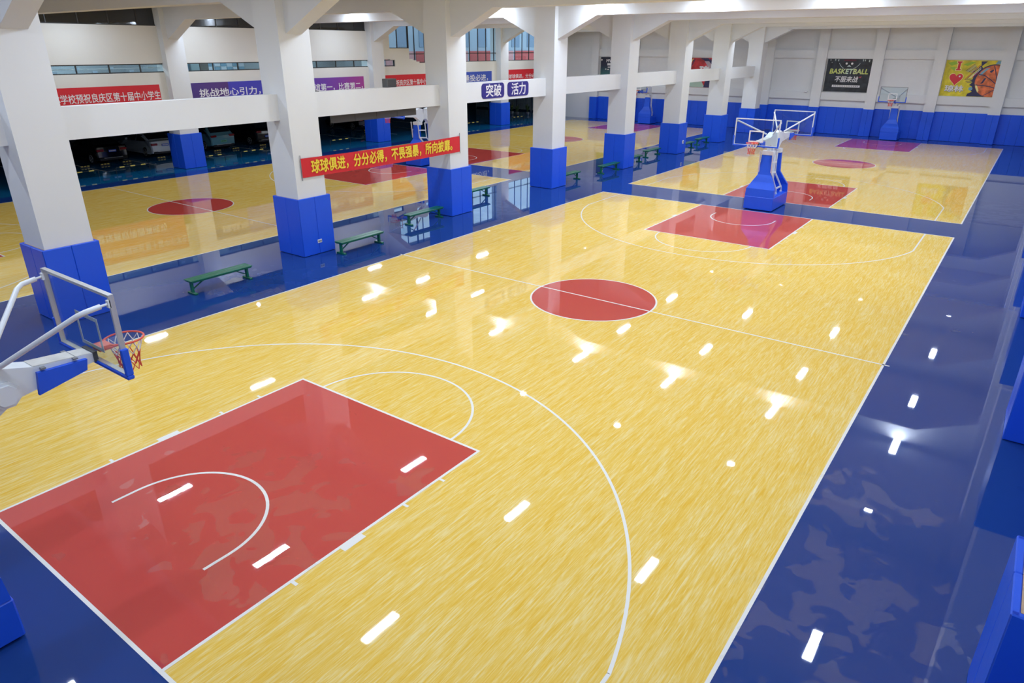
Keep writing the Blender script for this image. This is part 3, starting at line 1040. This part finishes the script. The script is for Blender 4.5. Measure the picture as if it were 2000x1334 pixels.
# ------------------------------------------------------------------ posters on the far wall
def poster(x0, x1, z0, z1, material, label):
    r = empty('poster', (x0, YF - 0.02, z0))
    MB().box(0, x1 - x0, -0.02, 0.0, 0, z1 - z0).build('sheet', material, r)
    MB().box(-0.03, x1 - x0 + 0.03, -0.025, -0.004, z1 - z0, z1 - z0 + 0.03).box(-0.03, x1 - x0 + 0.03, -0.025, -0.004, -0.03, 0).box(-0.03, 0, -0.025, -0.004, 0, z1 - z0).box(x1 - x0, x1 - x0 + 0.03, -0.025, -0.004, 0, z1 - z0).build('frame', ALU, r)
    tag(r, label, 'poster')
    return r
def flatpoly(r, pts, d, material, name='print_shape'):
    """printed shape on a poster: polygon in the poster plane, d mm in front"""
    return MB().add([(x, -0.02 - d * 0.001, z) for x, z in pts], [tuple(range(len(pts)))]).build(name, material, r)
def circle_pts(cx, cz, r, n=48, a0=0, a1=2 * PI):
    return [(cx + r * math.cos(a0 + (a1 - a0) * k / n), cz + r * math.sin(a0 + (a1 - a0) * k / n)) for k in range(n)]
def stroke(r, pts, w, d, material, name='print_stroke'):
    v = []; f = []
    n = len(pts)
    for i, p in enumerate(pts):
        a = Vector(pts[max(i - 1, 0)]); b = Vector(pts[min(i + 1, n - 1)])
        t = (b - a).normalized(); q = Vector((-t.y, t.x)) * w / 2
        v += [(p[0] + q.x, -0.02 - d * 0.001, p[1] + q.y), (p[0] - q.x, -0.02 - d * 0.001, p[1] - q.y)]
    for i in range(n - 1):
        f.append((2 * i, 2 * i + 1, 2 * i + 3, 2 * i + 2))
    return MB().add(v, f).build(name, material, r)

# black basketball poster
pk = mat('poster_black', (0.022, 0.026, 0.035), 0.45, noise=0.7, nscale=2.2)
r = poster(-5.78, -2.44, 3.30, 5.78, pk, 'black poster reading BASKETBALL 不服来战')
LIME = gradient_mat('print_lime', [(0.0, (0.62, 0.70, 0.14)), (0.35, (0.66, 0.74, 0.30)), (0.5, (0.62, 0.78, 0.66)), (0.65, (0.66, 0.74, 0.34)), (1.0, (0.62, 0.70, 0.14))], 'X', 0, 2.85)
lettering('BASKETBALL', r, 0.28, -0.024, 1.37, 2.85, 0.36, LIME, ROT_FAR, bold=0.035, shear=0.12)
lettering('不服来战', r, 0.72, -0.024, 0.72, 1.75, 0.46, TEXTW, ROT_FAR, bold=0.02, shear=0.18)
flatpoly(r, [(0.62, 0.36), (2.72, 0.36), (2.72, 0.52), (0.62, 0.52)], 3, TEXTW)
dk = mat('print_dark', (0.03, 0.03, 0.05), 0.5)
for k in range(14):
    flatpoly(r, [(0.74 + 0.135 * k, 0.41), (0.82 + 0.135 * k, 0.41), (0.82 + 0.135 * k, 0.48), (0.74 + 0.135 * k, 0.48)], 4, GREY)
pg = mat('print_pale', (0.55, 0.62, 0.60), 0.5)
stroke(r, [(0.9, 2.15), (1.02, 1.98), (1.15, 1.85), (1.3, 1.76)], 0.03, 3, pg)
stroke(r, [(2.45, 2.15), (2.32, 1.98), (2.18, 1.85), (2.0, 1.76)], 0.03, 3, pg)
flatpoly(r, circle_pts(1.45, 2.13, 0.08, 16), 3, TEXTW); flatpoly(r, circle_pts(1.86, 2.13, 0.08, 16), 3, TEXTW)
flatpoly(r, [(1.5, 1.9), (1.66, 2.03), (1.84, 1.9)], 3, pg)
flatpoly(r, [(1.2, 2.32), (2.15, 2.32), (2.1, 2.42), (1.25, 2.42)], 3, mat('print_maroon', (0.12, 0.012, 0.03), 0.5))
for x, z, s_ in ((0.2, 2.38, 0.05), (0.55, 2.4, 0.06), (0.78, 2.36, 0.07), (2.6, 2.37, 0.07), (2.75, 2.37, 0.06), (3.05, 2.34, 0.08), (0.32, 2.2, 0.03)):
    flatpoly(r, [(x, z - s_), (x + s_, z - s_), (x + s_, z + s_), (x, z + s_)], 3, pg)
flatpoly(r, [(2.5, 1.15), (2.75, 1.2), (2.65, 1.07)], 3, mat('print_rose', (0.45, 0.06, 0.10), 0.5))

# yellow heart poster
py_ = mat('poster_yellow', (0.72, 0.60, 0.03), 0.45, noise=0.25, nscale=2.5)
r = poster(2.56, 6.06, 3.27, 5.76, py_, 'yellow poster with a red heart, 琼林 and a big basketball')
PR = mat('print_red', (0.72, 0.03, 0.05), 0.5)
PO_ = mat('print_orange', (0.78, 0.17, 0.06), 0.5, noise=0.5, nscale=3)
PN = mat('print_navy', (0.03, 0.03, 0.10), 0.5)
PBL = mat('print_skyblue', (0.20, 0.42, 0.55), 0.5)
PLY = mat('print_pale_yellow', (0.90, 0.78, 0.30), 0.5)
PGN = mat('print_green', (0.35, 0.55, 0.04), 0.5)
for pts in ([(0.1, 2.3), (0.7, 2.45), (0.9, 2.3), (0.4, 2.1)], [(0.3, 2.0), (0.6, 2.05), (0.8, 1.75), (0.55, 1.8)], [(1.1, 2.2), (1.6, 2.4), (1.9, 2.35), (1.4, 2.1)]):
    flatpoly(r, pts, 1, PGN)
# letter I
for off, mm, d in ((0.045, PLY, 2), (0.0, PR, 3)):
    flatpoly(r, [(0.72 - off, 1.80 - off), (1.02 + off, 1.80 - off), (1.02 + off, 1.88 + off), (0.95 + off, 1.88 + off), (0.95 + off, 2.32 - off), (1.02 + off, 2.32 - off), (1.02 + off, 2.40 + off), (0.72 - off, 2.40 + off), (0.72 - off, 2.32 - off), (0.79 - off, 2.32 - off), (0.79 - off, 1.88 + off), (0.72 - off, 1.88 + off)], d, mm)
def heart(cx, cz, s_):
    return [(cx + s_ * 0.9 * math.sin(t) ** 3, cz + s_ * (0.80 * math.cos(t) - 0.32 * math.cos(2 * t) - 0.12 * math.cos(3 * t) - 0.05 * math.cos(4 * t))) for t in [2 * PI * k / 40 for k in range(40)]]
flatpoly(r, heart(0.84, 1.22, 0.52), 2, PLY)
flatpoly(r, heart(0.84, 1.22, 0.47), 3, PR)
flatpoly(r, circle_pts(1.06, 1.38, 0.06, 12), 4, TEXTW)
lettering('琼林', r, 0.27, -0.025, 0.27, 1.22, 0.46, mat('print_shadow', (0.25, 0.24, 0.22), 0.5), ROT_FAR, bold=0.05)
lettering('琼林', r, 0.25, -0.026, 0.30, 1.22, 0.46, TEXTW, ROT_FAR, bold=0.03)
# navy splash, strokes and ball (cut at the poster edge)
flatpoly(r, [(1.75, 0.02), (2.9, 0.02), (2.9, 1.2), (2.3, 2.1), (2.6, 2.42), (2.2, 2.42), (2.25, 2.15), (1.95, 1.6), (1.9, 1.15), (1.75, 1.1), (1.95, 1.0), (1.78, 0.8), (2.0, 0.7), (1.86, 0.5), (2.05, 0.35), (1.8, 0.2)], 2, PN)
for k in range(5):
    stroke(r, [(1.45 + 0.10 * k, 1.20 + 0.03 * k), (2.2 + 0.03 * k, 2.20 - 0.09 * k)], 0.035, 3, (PR, PN, PLY, TEXTW, PR)[k])
for k in range(7):
    stroke(r, [(1.35 + 0.07 * k, 1.75 - 0.02 * k), (1.85 + 0.04 * k, 2.25 - 0.06 * k)], 0.03, 3, (PN, GREY, PBL)[k % 3])
for k, zz in enumerate((1.18, 1.06, 0.95)):
    stroke(r, [(1.40 + 0.1 * k, zz), (2.0, zz + 0.02)], 0.03, 3, PN)
flatpoly(r, circle_pts(1.92, 0.55, 0.13, 12), 3, PBL)
flatpoly(r, [(3.1, 2.25), (3.49, 2.25), (3.49, 2.47), (3.2, 2.47)], 3, PBL)
def clip_x(pts, xm):
    return [(min(x, xm), z) for x, z in pts]
def ball(cx, cz, rr):
    return clip_x([(x, max(z, 0.01)) for x, z in circle_pts(cx, cz, rr, 64)], 3.495)
flatpoly(r, ball(3.15, 1.10, 1.14), 4, PN)
flatpoly(r, ball(3.17, 1.09, 1.08), 5, PO_)
flatpoly(r, [(2.25, 1.45), (2.35, 1.7), (2.6, 1.95), (2.85, 2.0), (2.6, 1.75), (2.4, 1.5)], 6, PBL)
flatpoly(r, [(2.13, 0.9), (2.2, 0.65), (2.4, 0.3), (2.45, 0.45), (2.3, 0.75)], 6, PLY)
flatpoly(r, [(2.45, 0.9), (2.62, 1.28), (2.75, 1.3), (2.6, 0.95)], 6, PN)
flatpoly(r, [(2.85, 1.75), (3.05, 1.9), (3.1, 1.8), (2.95, 1.65)], 6, PN)
stroke(r, [(2.22, 1.55), (2.6, 1.48), (3.0, 1.22), (3.49, 0.85)], 0.05, 7, PN)
stroke(r, [(2.10, 0.82), (2.6, 0.80), (3.1, 0.72), (3.49, 0.60)], 0.05, 7, PN)
stroke(r, [(2.75, 0.06), (3.1, 0.30), (3.49, 0.58)], 0.04, 7, PN)
stroke(r, [(3.05, 2.15), (3.2, 1.8), (3.35, 1.35), (3.45, 0.9)], 0.05, 7, PN)
# garage-side court posters
pd = gradient_mat('poster_night', [(0.0, (0.30, 0.45, 0.10)), (0.35, (0.04, 0.16, 0.16)), (0.7, (0.02, 0.02, 0.05)), (1.0, (0.012, 0.012, 0.03))], 'Z', 0.0, 2.4)
r = poster(-26.70, -23.36, 3.28, 5.74, pd, 'dark night poster with white lettering and a green glow')
lettering('MVP', r, 0.62, -0.024, 2.0, 0.75, 0.26, TEXTW, ROT_FAR, bold=0.04)
for x, z, w_, h_ in ((0.72, 1.70, 0.5, 0.2), (0.78, 1.5, 0.35, 0.1), (0.5, 1.32, 0.14, 0.09), (0.75, 1.30, 0.18, 0.08)):
    flatpoly(r, [(x, z), (x + w_, z), (x + w_, z + h_), (x, z + h_)], 3, TEXTW)
flatpoly(r, circle_pts(0.1, 2.2, 0.08, 12), 3, TEXTW)
pr2 = mat('poster_red_art', (0.55, 0.03, 0.04), 0.5, noise=0.5, nscale=2.0)
r = poster(-18.15, -15.0, 3.27, 5.74, pr2, 'red graffiti style poster with a white character and black strokes')
flatpoly(r, [(1.6, 2.45), (2.3, 2.45), (3.0, 1.9), (3.1, 1.5), (2.6, 1.9)], 3, PN)
flatpoly(r, [(2.0, 2.2), (2.4, 2.2), (2.9, 1.7), (2.8, 1.45), (2.3, 1.8)], 4, mat('print_grey_pink', (0.5, 0.40, 0.45), 0.5))
flatpoly(r, [(0.05, 2.45), (0.4, 2.45), (1.1, 2.2), (0.5, 2.15), (0.05, 2.2)], 3, PN)
stroke(r, [(0.1, 0.9), (0.5, 1.6), (0.9, 2.4)], 0.07, 4, PLY)
stroke(r, [(0.3, 0.9), (0.7, 1.6), (1.1, 2.4)], 0.07, 4, PN)
stroke(r, [(2.5, 2.4), (2.8, 1.9), (3.0, 1.2)], 0.08, 5, PN)
flatpoly(r, [(0.02, 0.02), (2.2, 0.02), (1.9, 0.5), (1.3, 0.45), (0.02, 0.7)], 3, mat('print_pale_green', (0.45, 0.60, 0.48), 0.5))
flatpoly(r, [(2.1, 0.02), (3.1, 0.02), (3.1, 1.1), (2.4, 1.0), (2.2, 0.5)], 4, PN)
lettering('琼', r, 1.55, -0.026, 1.05, 0.95, 0.75, TEXTW, ROT_FAR, bold=0.05)

# ------------------------------------------------------------------ small fittings
sc_ = empty('scoreboard', (-10.93, 2.4, 4.12))
for k in range(4):
    MB().box(-0.05, 0.05, -2.12 + 1.06 * k, -2.12 + 1.06 * k + 1.045, 0, 0.72).build('panel', mat('panel_charcoal', (0.075, 0.075, 0.08), 0.5), sc_)
MB().box(-0.03, 0.03, 2.06, 2.11, 0.02, 0.07).build('indicator', mat('indicator_white', (0.85, 0.85, 0.85)), sc_)
tag(sc_, 'dark grey panelled display board hanging behind the tie beam above the long banner', 'scoreboard')
sp = empty('speaker', (-10.68, 2.95, 5.21))
MB().bbox(-0.14, 0.14, -0.24, 0.24, 0, 0.30, 0.015).build('cabinet', mat('speaker_grey', (0.11, 0.11, 0.11), 0.6), sp)
MB().box(0.135, 0.146, -0.21, 0.21, 0.03, 0.27).build('grille', DARK, sp)
tag(sp, 'grey speaker box standing on the tie beam in front of the red banner', 'speaker')
tk = MB().bbox(-0.06, 0.06, -0.18, 0.16, 0, 0.07, 0.01).tube([(0, 0.16, 0.03), (0.02, 0.3, 0.01)], 0.012, 6).build('junction_box', DARK)
tk.location = (-10.56, -0.75, 5.21)
tag(tk, 'small dark junction box lying on the tie beam beside the violet banner', 'junction box')
so = empty('socket_plate', (XC + PO + 0.001, -1.55, 0.38))
MB().bbox(0, 0.012, -0.09, 0.09, 0, 0.12, 0.004).build('plate', TEXTW, so)
MB().box(0.012, 0.016, -0.07, -0.01, 0.03, 0.09).box(0.012, 0.016, 0.01, 0.07, 0.03, 0.09).build('outlet', GREY, so)
tag(so, 'white double socket plate on the blue column pad beside the second bench', 'socket plate')
sb_ = empty('socket_plate', (XC + PO + 0.001, ROWS[6] + 0.15, 0.62))
MB().bbox(0, 0.03, -0.10, 0.10, 0, 0.22, 0.006).build('plate', TEXTW, sb_)
MB().box(0.03, 0.034, -0.05, 0.05, 0.06, 0.16).build('outlet', GREY, sb_)
tag(sb_, 'small white box on the blue pad of a column beside two benches', 'socket plate')
cc = empty('security_camera', (-7.05, YF - 0.20, 3.25))
MB().box(-0.03, 0.03, -0.10, 0.0, 0.0, 0.06).build('bracket', TEXTW, cc)
MB().tube([(-0.12, -0.12, 0.0), (0.12, -0.16, -0.02)], 0.05, 10).build('camera_body', TEXTW, cc)
tag(cc, 'small white security camera on the rib beside the black poster', 'camera')

# ------------------------------------------------------------------ garage: cars
def make_car(loc, paint, label, kind='sedan', plate='blue', glassm=None, rz=0.0):
    r = empty('car', loc, rz)
    Ln = 4.55
    # side outline, local +x is the rear of the car, x=0 at the rear bumper
    if kind == 'sedan':
        prof = [(0.0, 0.45), (-0.02, 0.30), (-0.45, 0.22), (-4.3, 0.22), (-4.52, 0.35), (-4.55, 0.60), (-4.35, 0.78), (-3.45, 0.95), (-2.65, 1.38), (-1.9, 1.47), (-1.25, 1.40), (-0.55, 1.08), (-0.10, 1.02), (-0.03, 0.75)]
        cab = [(-3.35, 0.98), (-2.62, 1.36), (-1.9, 1.44), (-1.28, 1.37), (-0.66, 1.06)]
        rear = [(-1.22, 1.385), (-0.60, 1.10)]
    else:
        prof = [(0.0, 0.55), (-0.02, 0.36), (-0.45, 0.28), (-4.3, 0.28), (-4.5, 0.42), (-4.55, 0.75), (-4.35, 0.95), (-3.45, 1.10), (-2.75, 1.56), (-1.7, 1.66), (-0.75, 1.60), (-0.25, 1.12), (-0.02, 0.98), (0.02, 0.80)]
        cab = [(-3.38, 1.12), (-2.70, 1.53), (-1.7, 1.62), (-0.85, 1.56), (-0.50, 1.14)]
        rear = [(-0.72, 1.575), (-0.26, 1.16)]
    belt = 1.0 if kind == 'sedan' else 1.12
    top = max(z for _, z in prof)
    def hw(z):
        return 0.90 if z <= belt else 0.90 - 0.22 * (z - belt) / (top - belt)
    cx = sum(x for x, _ in prof) / len(prof); cz = 0.7
    slices = [(-1, 0.955), (-0.93, 1.0), (-0.5, 1.004), (0.5, 1.004), (0.93, 1.0), (1, 0.955)]
    n = len(prof)
    v = []
    for s_, k in slices:
        for x, z in prof:
            v.append((cx + (x - cx) * k, s_ * hw(z), cz + (z - cz) * k))
    f = []
    for a in range(len(slices) - 1):
        for i in range(n):
            j = (i + 1) % n
            f.append((a * n + i, a * n + j, (a + 1) * n + j, (a + 1) * n + i))
    f.append(tuple(range(n))[::-1]); f.append(tuple(range((len(slices) - 1) * n, len(slices) * n)))
    MB().add(v, f).build('body', paint, r)
    gl = glassm or mat('car_glass', (0.015, 0.02, 0.022), 0.08, 0.6)
    for sy in (-1, 1):
        half = (cab[2][0] - 0.02)
        lo = [(x, z) for x, z in cab]
        a = [lo[0], lo[1], (half - 0.05, 1.44 if kind == 'sedan' else 1.61), (half - 0.05, belt + 0.02)]
        b = [(half + 0.05, belt + 0.02), (half + 0.05, 1.43 if kind == 'sedan' else 1.60), lo[3], lo[4]]
        for poly in (a, b):
            pts = [(x, sy * (hw(z) * 0.985 + 0.012), z - 0.03) for x, z in poly]
            MB().add(pts, [tuple(range(4)) if sy > 0 else tuple(range(4))[::-1]]).build('side_window', gl, r)
        MB().bbox(-3.05, -2.90, min(sy * 0.88, sy * 1.05), max(sy * 0.88, sy * 1.05), belt - 0.02, belt + 0.12, 0.02).build('mirror', paint, r)
        for xw in (-0.92, -3.62):
            w = empty('wheel', (xw, sy * 0.80, 0.32)); w.parent = r
            MB().lathe([(0.0, -0.10), (0.29, -0.10), (0.32, -0.07), (0.32, 0.07), (0.29, 0.10), (0.0, 0.10)], 24, 'y').build('tyre', BLACK, w)
            m = MB()
            for k in range(5):
                t = 2 * PI * k / 5
                m.bar((0, sy * 0.105, 0), (0.21 * math.cos(t), sy * 0.105, 0.21 * math.sin(t)), 0.05, 0.02)
            m.tube([(0.215 * math.cos(2 * PI * k / 20), sy * 0.10, 0.215 * math.sin(2 * PI * k / 20)) for k in range(20)], 0.018, 6, closed=True)
            m.build('hub', ALU, w)
        x0, z0 = (-0.03, 0.80) if kind == 'sedan' else (-0.0, 0.92)
        y0, y1 = sorted((sy * 0.48, sy * 0.88))
        MB().bbox(x0 - 0.08, x0 + 0.035, y0, y1, z0 - 0.02, z0 + 0.11, 0.02).build('tail_lamp', mat('tail_lamp_red', (0.30, 0.012, 0.012), 0.2), r)
    (xa, za), (xb, zb) = rear
    wa, wb_ = hw(za) * 0.90, hw(zb) * 0.86
    MB().add([(xa + 0.015, -wa, za + 0.02), (xb + 0.015, -wb_, zb + 0.02), (xb + 0.015, wb_, zb + 0.02), (xa + 0.015, wa, za + 0.02)], [(0, 1, 2, 3)]).build('rear_window', gl, r)
    MB().bbox(-0.15, 0.03, -0.80, 0.80, 0.24, 0.40, 0.03).build('bumper', BLACK, r)
    MB().box(0.02, 0.036, -0.55, 0.55, 0.385, 0.405).build('chrome_strip', ALU, r)
    pm = mat('plate_' + plate, {'blue': (0.03, 0.10, 0.55), 'green': (0.20, 0.62, 0.34)}[plate], 0.4)
    zp = 0.72 if kind == 'sedan' else 0.55
    pl_ = MB().box(0.02, 0.045, -0.22, 0.22, zp, zp + 0.14).build('number_plate', pm, r)
    m = MB()
    for k in range(7):
        m.box(0.045, 0.047, -0.19 + 0.055 * k, -0.155 + 0.055 * k, zp + 0.035, zp + 0.105)
    m.build('plate_marks', TEXTW if plate == 'blue' else dk, pl_)
    tag(r, label, 'car', 'cars parked in the garage')
    return r
cw = mat('car_white', (0.62, 0.68, 0.70), 0.18, 0.6, coat=0.6)
ck = mat('car_black', (0.006, 0.006, 0.007), 0.12, 0.6, coat=0.8)
ct = mat('car_teal', (0.16, 0.38, 0.44), 0.18, 0.6, coat=0.6)
make_car((-35.85, 3.95, 0), ck, 'black sedan with a blue number plate beside the white sedan')
make_car((-36.0, 7.35, 0), cw, 'white sedan parked beside the padded garage column')
make_car((-36.0, 11.5, 0), ct, 'teal hatchback with a green number plate', 'suv', 'green')
make_car((-36.0, 15.05, 0), ck, 'black car parked beside the teal hatchback', 'suv', 'blue')
make_car((-37.5, 26.2, 0), ck, 'black car behind the charcoal display board', 'sedan', 'blue')
make_car((-36.2, 0.6, 0), mat('car_dark_grey', (0.03, 0.032, 0.035), 0.15, 0.6, coat=0.7), 'dark grey car half hidden behind the first white column')

# wheel stops and barriers
def wheel_stop(y, x=-36.35):
    r = empty('wheel_stop', (x, y, 0))
    MB().prism([(-0.08, 0), (0.08, 0), (0.05, 0.10), (-0.05, 0.10)], -0.28, 0.28, 'y').build('block', BLACK, r)
    for k in (-1, 0, 1):
        MB().box(0.02, 0.085, k * 0.18 - 0.055, k * 0.18 + 0.055, 0.055, 0.108).build('reflector', YEL, r)
    return r
STOPS = [((2.15,), 'the dark grey car'), ((3.30, 4.60), 'the black sedan beside the white one'), ((6.80, 8.00), 'the white sedan'), ((10.75, 12.15), 'the teal hatchback'),
         ((14.35, 15.75), 'the black car next to the teal hatchback'), ((25.5, 26.9), 'the black car near the display board')]
for ys_, who in STOPS:
    for y in ys_:
        tag(wheel_stop(y, -35.75 if y < 20 else -37.0), 'black wheel stop with yellow reflectors behind ' + who, 'wheel stop', 'wheel stops in the parking bays')
def barrier(y, x=-31.9):
    r = empty('parking_barrier', (x, y, 0))
    MB().tube([(0, -0.95, 0), (0, -0.95, 0.33), (0, -0.92, 0.36), (0, 0.92, 0.36), (0, 0.95, 0.33), (0, 0.95, 0)], 0.022, 8).build('hoop', BLACK, r)
    for k in (-0.6, 0.0, 0.6):
        MB().tube([(0, k - 0.13, 0.36), (0, k + 0.13, 0.36)], 0.034, 10).build('reflector', YEL, r)
    return r
for y, who in ((0.25, 'in front of the dark grey car'), (3.1, 'in front of the black sedan'), (7.95, 'in front of the white sedan'), (11.0, 'in front of the teal hatchback'),
               (18.3, 'below the violet banner'), (33.7, 'below the plain blue banner'), (40.6, 'below the short red banner')):
    tag(barrier(y), 'low black hoop barrier with yellow sleeves ' + who, 'parking barrier', 'hoop barriers at the garage edge')

# fence panels and plants at the garage end
for k in range(5):
    r = empty('fence_panel', (-44.0 + 2.0 * k, 50.2, 0))
    for j in range(8):
        MB().box(-0.9 + 0.23 * j, -0.72 + 0.23 * j, -0.02, 0.02, 0.15, 1.75).build('slat', mat('fence_grey', (0.35, 0.40, 0.40), 0.7), r)
    MB().box(-0.95, 0.95, 0.02, 0.05, 0.35, 0.43).box(-0.95, 0.95, 0.02, 0.05, 1.4, 1.48).box(-0.95, -0.88, 0.0, 0.06, 0, 1.8).box(0.88, 0.95, 0.0, 0.06, 0, 1.8).build('rail', GREY, r)
    tag(r, 'pale grey slatted fence panel at the end of the garage', 'fence', 'fence panels at the garage end')
leafm = mat('leaf_green', (0.10, 0.16, 0.03), 0.6)
for k, (x, y) in enumerate(((-35.6, 45.6), (-36.6, 46.0), (-34.7, 46.2))):
    r = empty('potted_plant', (x, y, 0))
    MB().lathe([(0.0, 0.0), (0.15, 0.0), (0.2, 0.3), (0.17, 0.3), (0.0, 0.26)], 16).build('pot', GREY, r)
    for j in range(16):
        a = R.uniform(0, 2 * PI); l_ = R.uniform(0.35, 0.6); h_ = R.uniform(0.35, 0.8)
        dx, dy = math.cos(a), math.sin(a)
        v = [(0.02 * dx, 0.02 * dy, 0.27), (0.5 * l_ * dx - 0.05 * dy, 0.5 * l_ * dy + 0.05 * dx, 0.27 + h_), (l_ * dx, l_ * dy, 0.3 + h_ * 0.8), (0.5 * l_ * dx + 0.05 * dy, 0.5 * l_ * dy - 0.05 * dx, 0.27 + h_)]
        MB().add(v, [(0, 1, 2, 3)]).build('leaf', leafm, r)
    tag(r, 'leafy potted plant on the garage floor in front of the slatted fence', 'plant', 'potted plants at the garage end')

# ------------------------------------------------------------------ things behind the ribbon windows
notec = mat('note_paper', (0.75, 0.82, 0.9), 0.7)
for k, y in enumerate((-0.1, 1.0, 1.85, 2.7, 3.75, 4.55)):
    n_ = MB().box(-0.004, 0.004, -0.12, 0.12, 0, 0.11).build('paper_note', notec)
    n_.location = (XW - 0.14, y, 5.31 + 0.17 * (k % 2))
    tag(n_, 'small white paper note stuck inside the ribbon window with the rail', 'note', 'notes on the ribbon window')
rl = MB().tube([(0, -1.2, 0), (0, 5.2, 0)], 0.02, 8).build('curtain_rail', TEXTW)
rl.location = (XW - 0.5, 0.3, 5.50)
tag(rl, 'thin white rail inside the ribbon window with paper notes', 'rail')
gp = empty('office_table', (-33.0, 10.6, 5.0))
MB().bbox(-0.35, 0.35, -1.3, 1.3, 0.20, 0.24, 0.005).build('table_top', TEXTW, gp)
for sx in (-0.3, 0.3):
    for sy in (-1.2, 1.2):
        MB().box(sx - 0.03, sx + 0.03, sy - 0.03, sy + 0.03, 0, 0.20).build('leg', GREY, gp)
tag(gp, 'low white office table behind the ribbon window with boxes', 'table')
for k in range(6):
    for j in range(2):
        b_ = empty('box', (-33.0, 9.55 + 0.42 * k, 5.242 + 0.222 * j))
        MB().bbox(-0.14, 0.14, -0.19, 0.19, 0, 0.20, 0.008).build('carton', (notec, mat('box_blue', (0.25, 0.45, 0.62), 0.6))[(k + j) % 2], b_)
        MB().box(-0.15, 0.15, -0.2, 0.2, 0.195, 0.218).build('lid', GREY if k % 3 == 1 else notec, b_)
        tag(b_, 'small storage box on the low office table behind the ribbon window', 'box', 'boxes on the office table')
for k, (y, c) in enumerate(((7.6, (0.2, 0.4, 0.55)), (8.3, (0.5, 0.65, 0.7)), (8.9, (0.16, 0.15, 0.14)))):
    r = empty('office_cabinet', (-32.8, y, 5.0))
    MB().bbox(-0.22, 0.22, -0.28, 0.28, 0, 0.75 + 0.1 * k, 0.01).build('body', mat('cabinet_%d' % k, c, 0.5), r)
    MB().box(0.22, 0.235, -0.25, 0.25, 0.05, 0.70 + 0.1 * k).build('door', mat('cabinet_%d' % k, c, 0.5), r)
    tag(r, ('blue', 'pale', 'brown')[k] + ' office cabinet behind the ribbon window beside the shelf', 'cabinet')
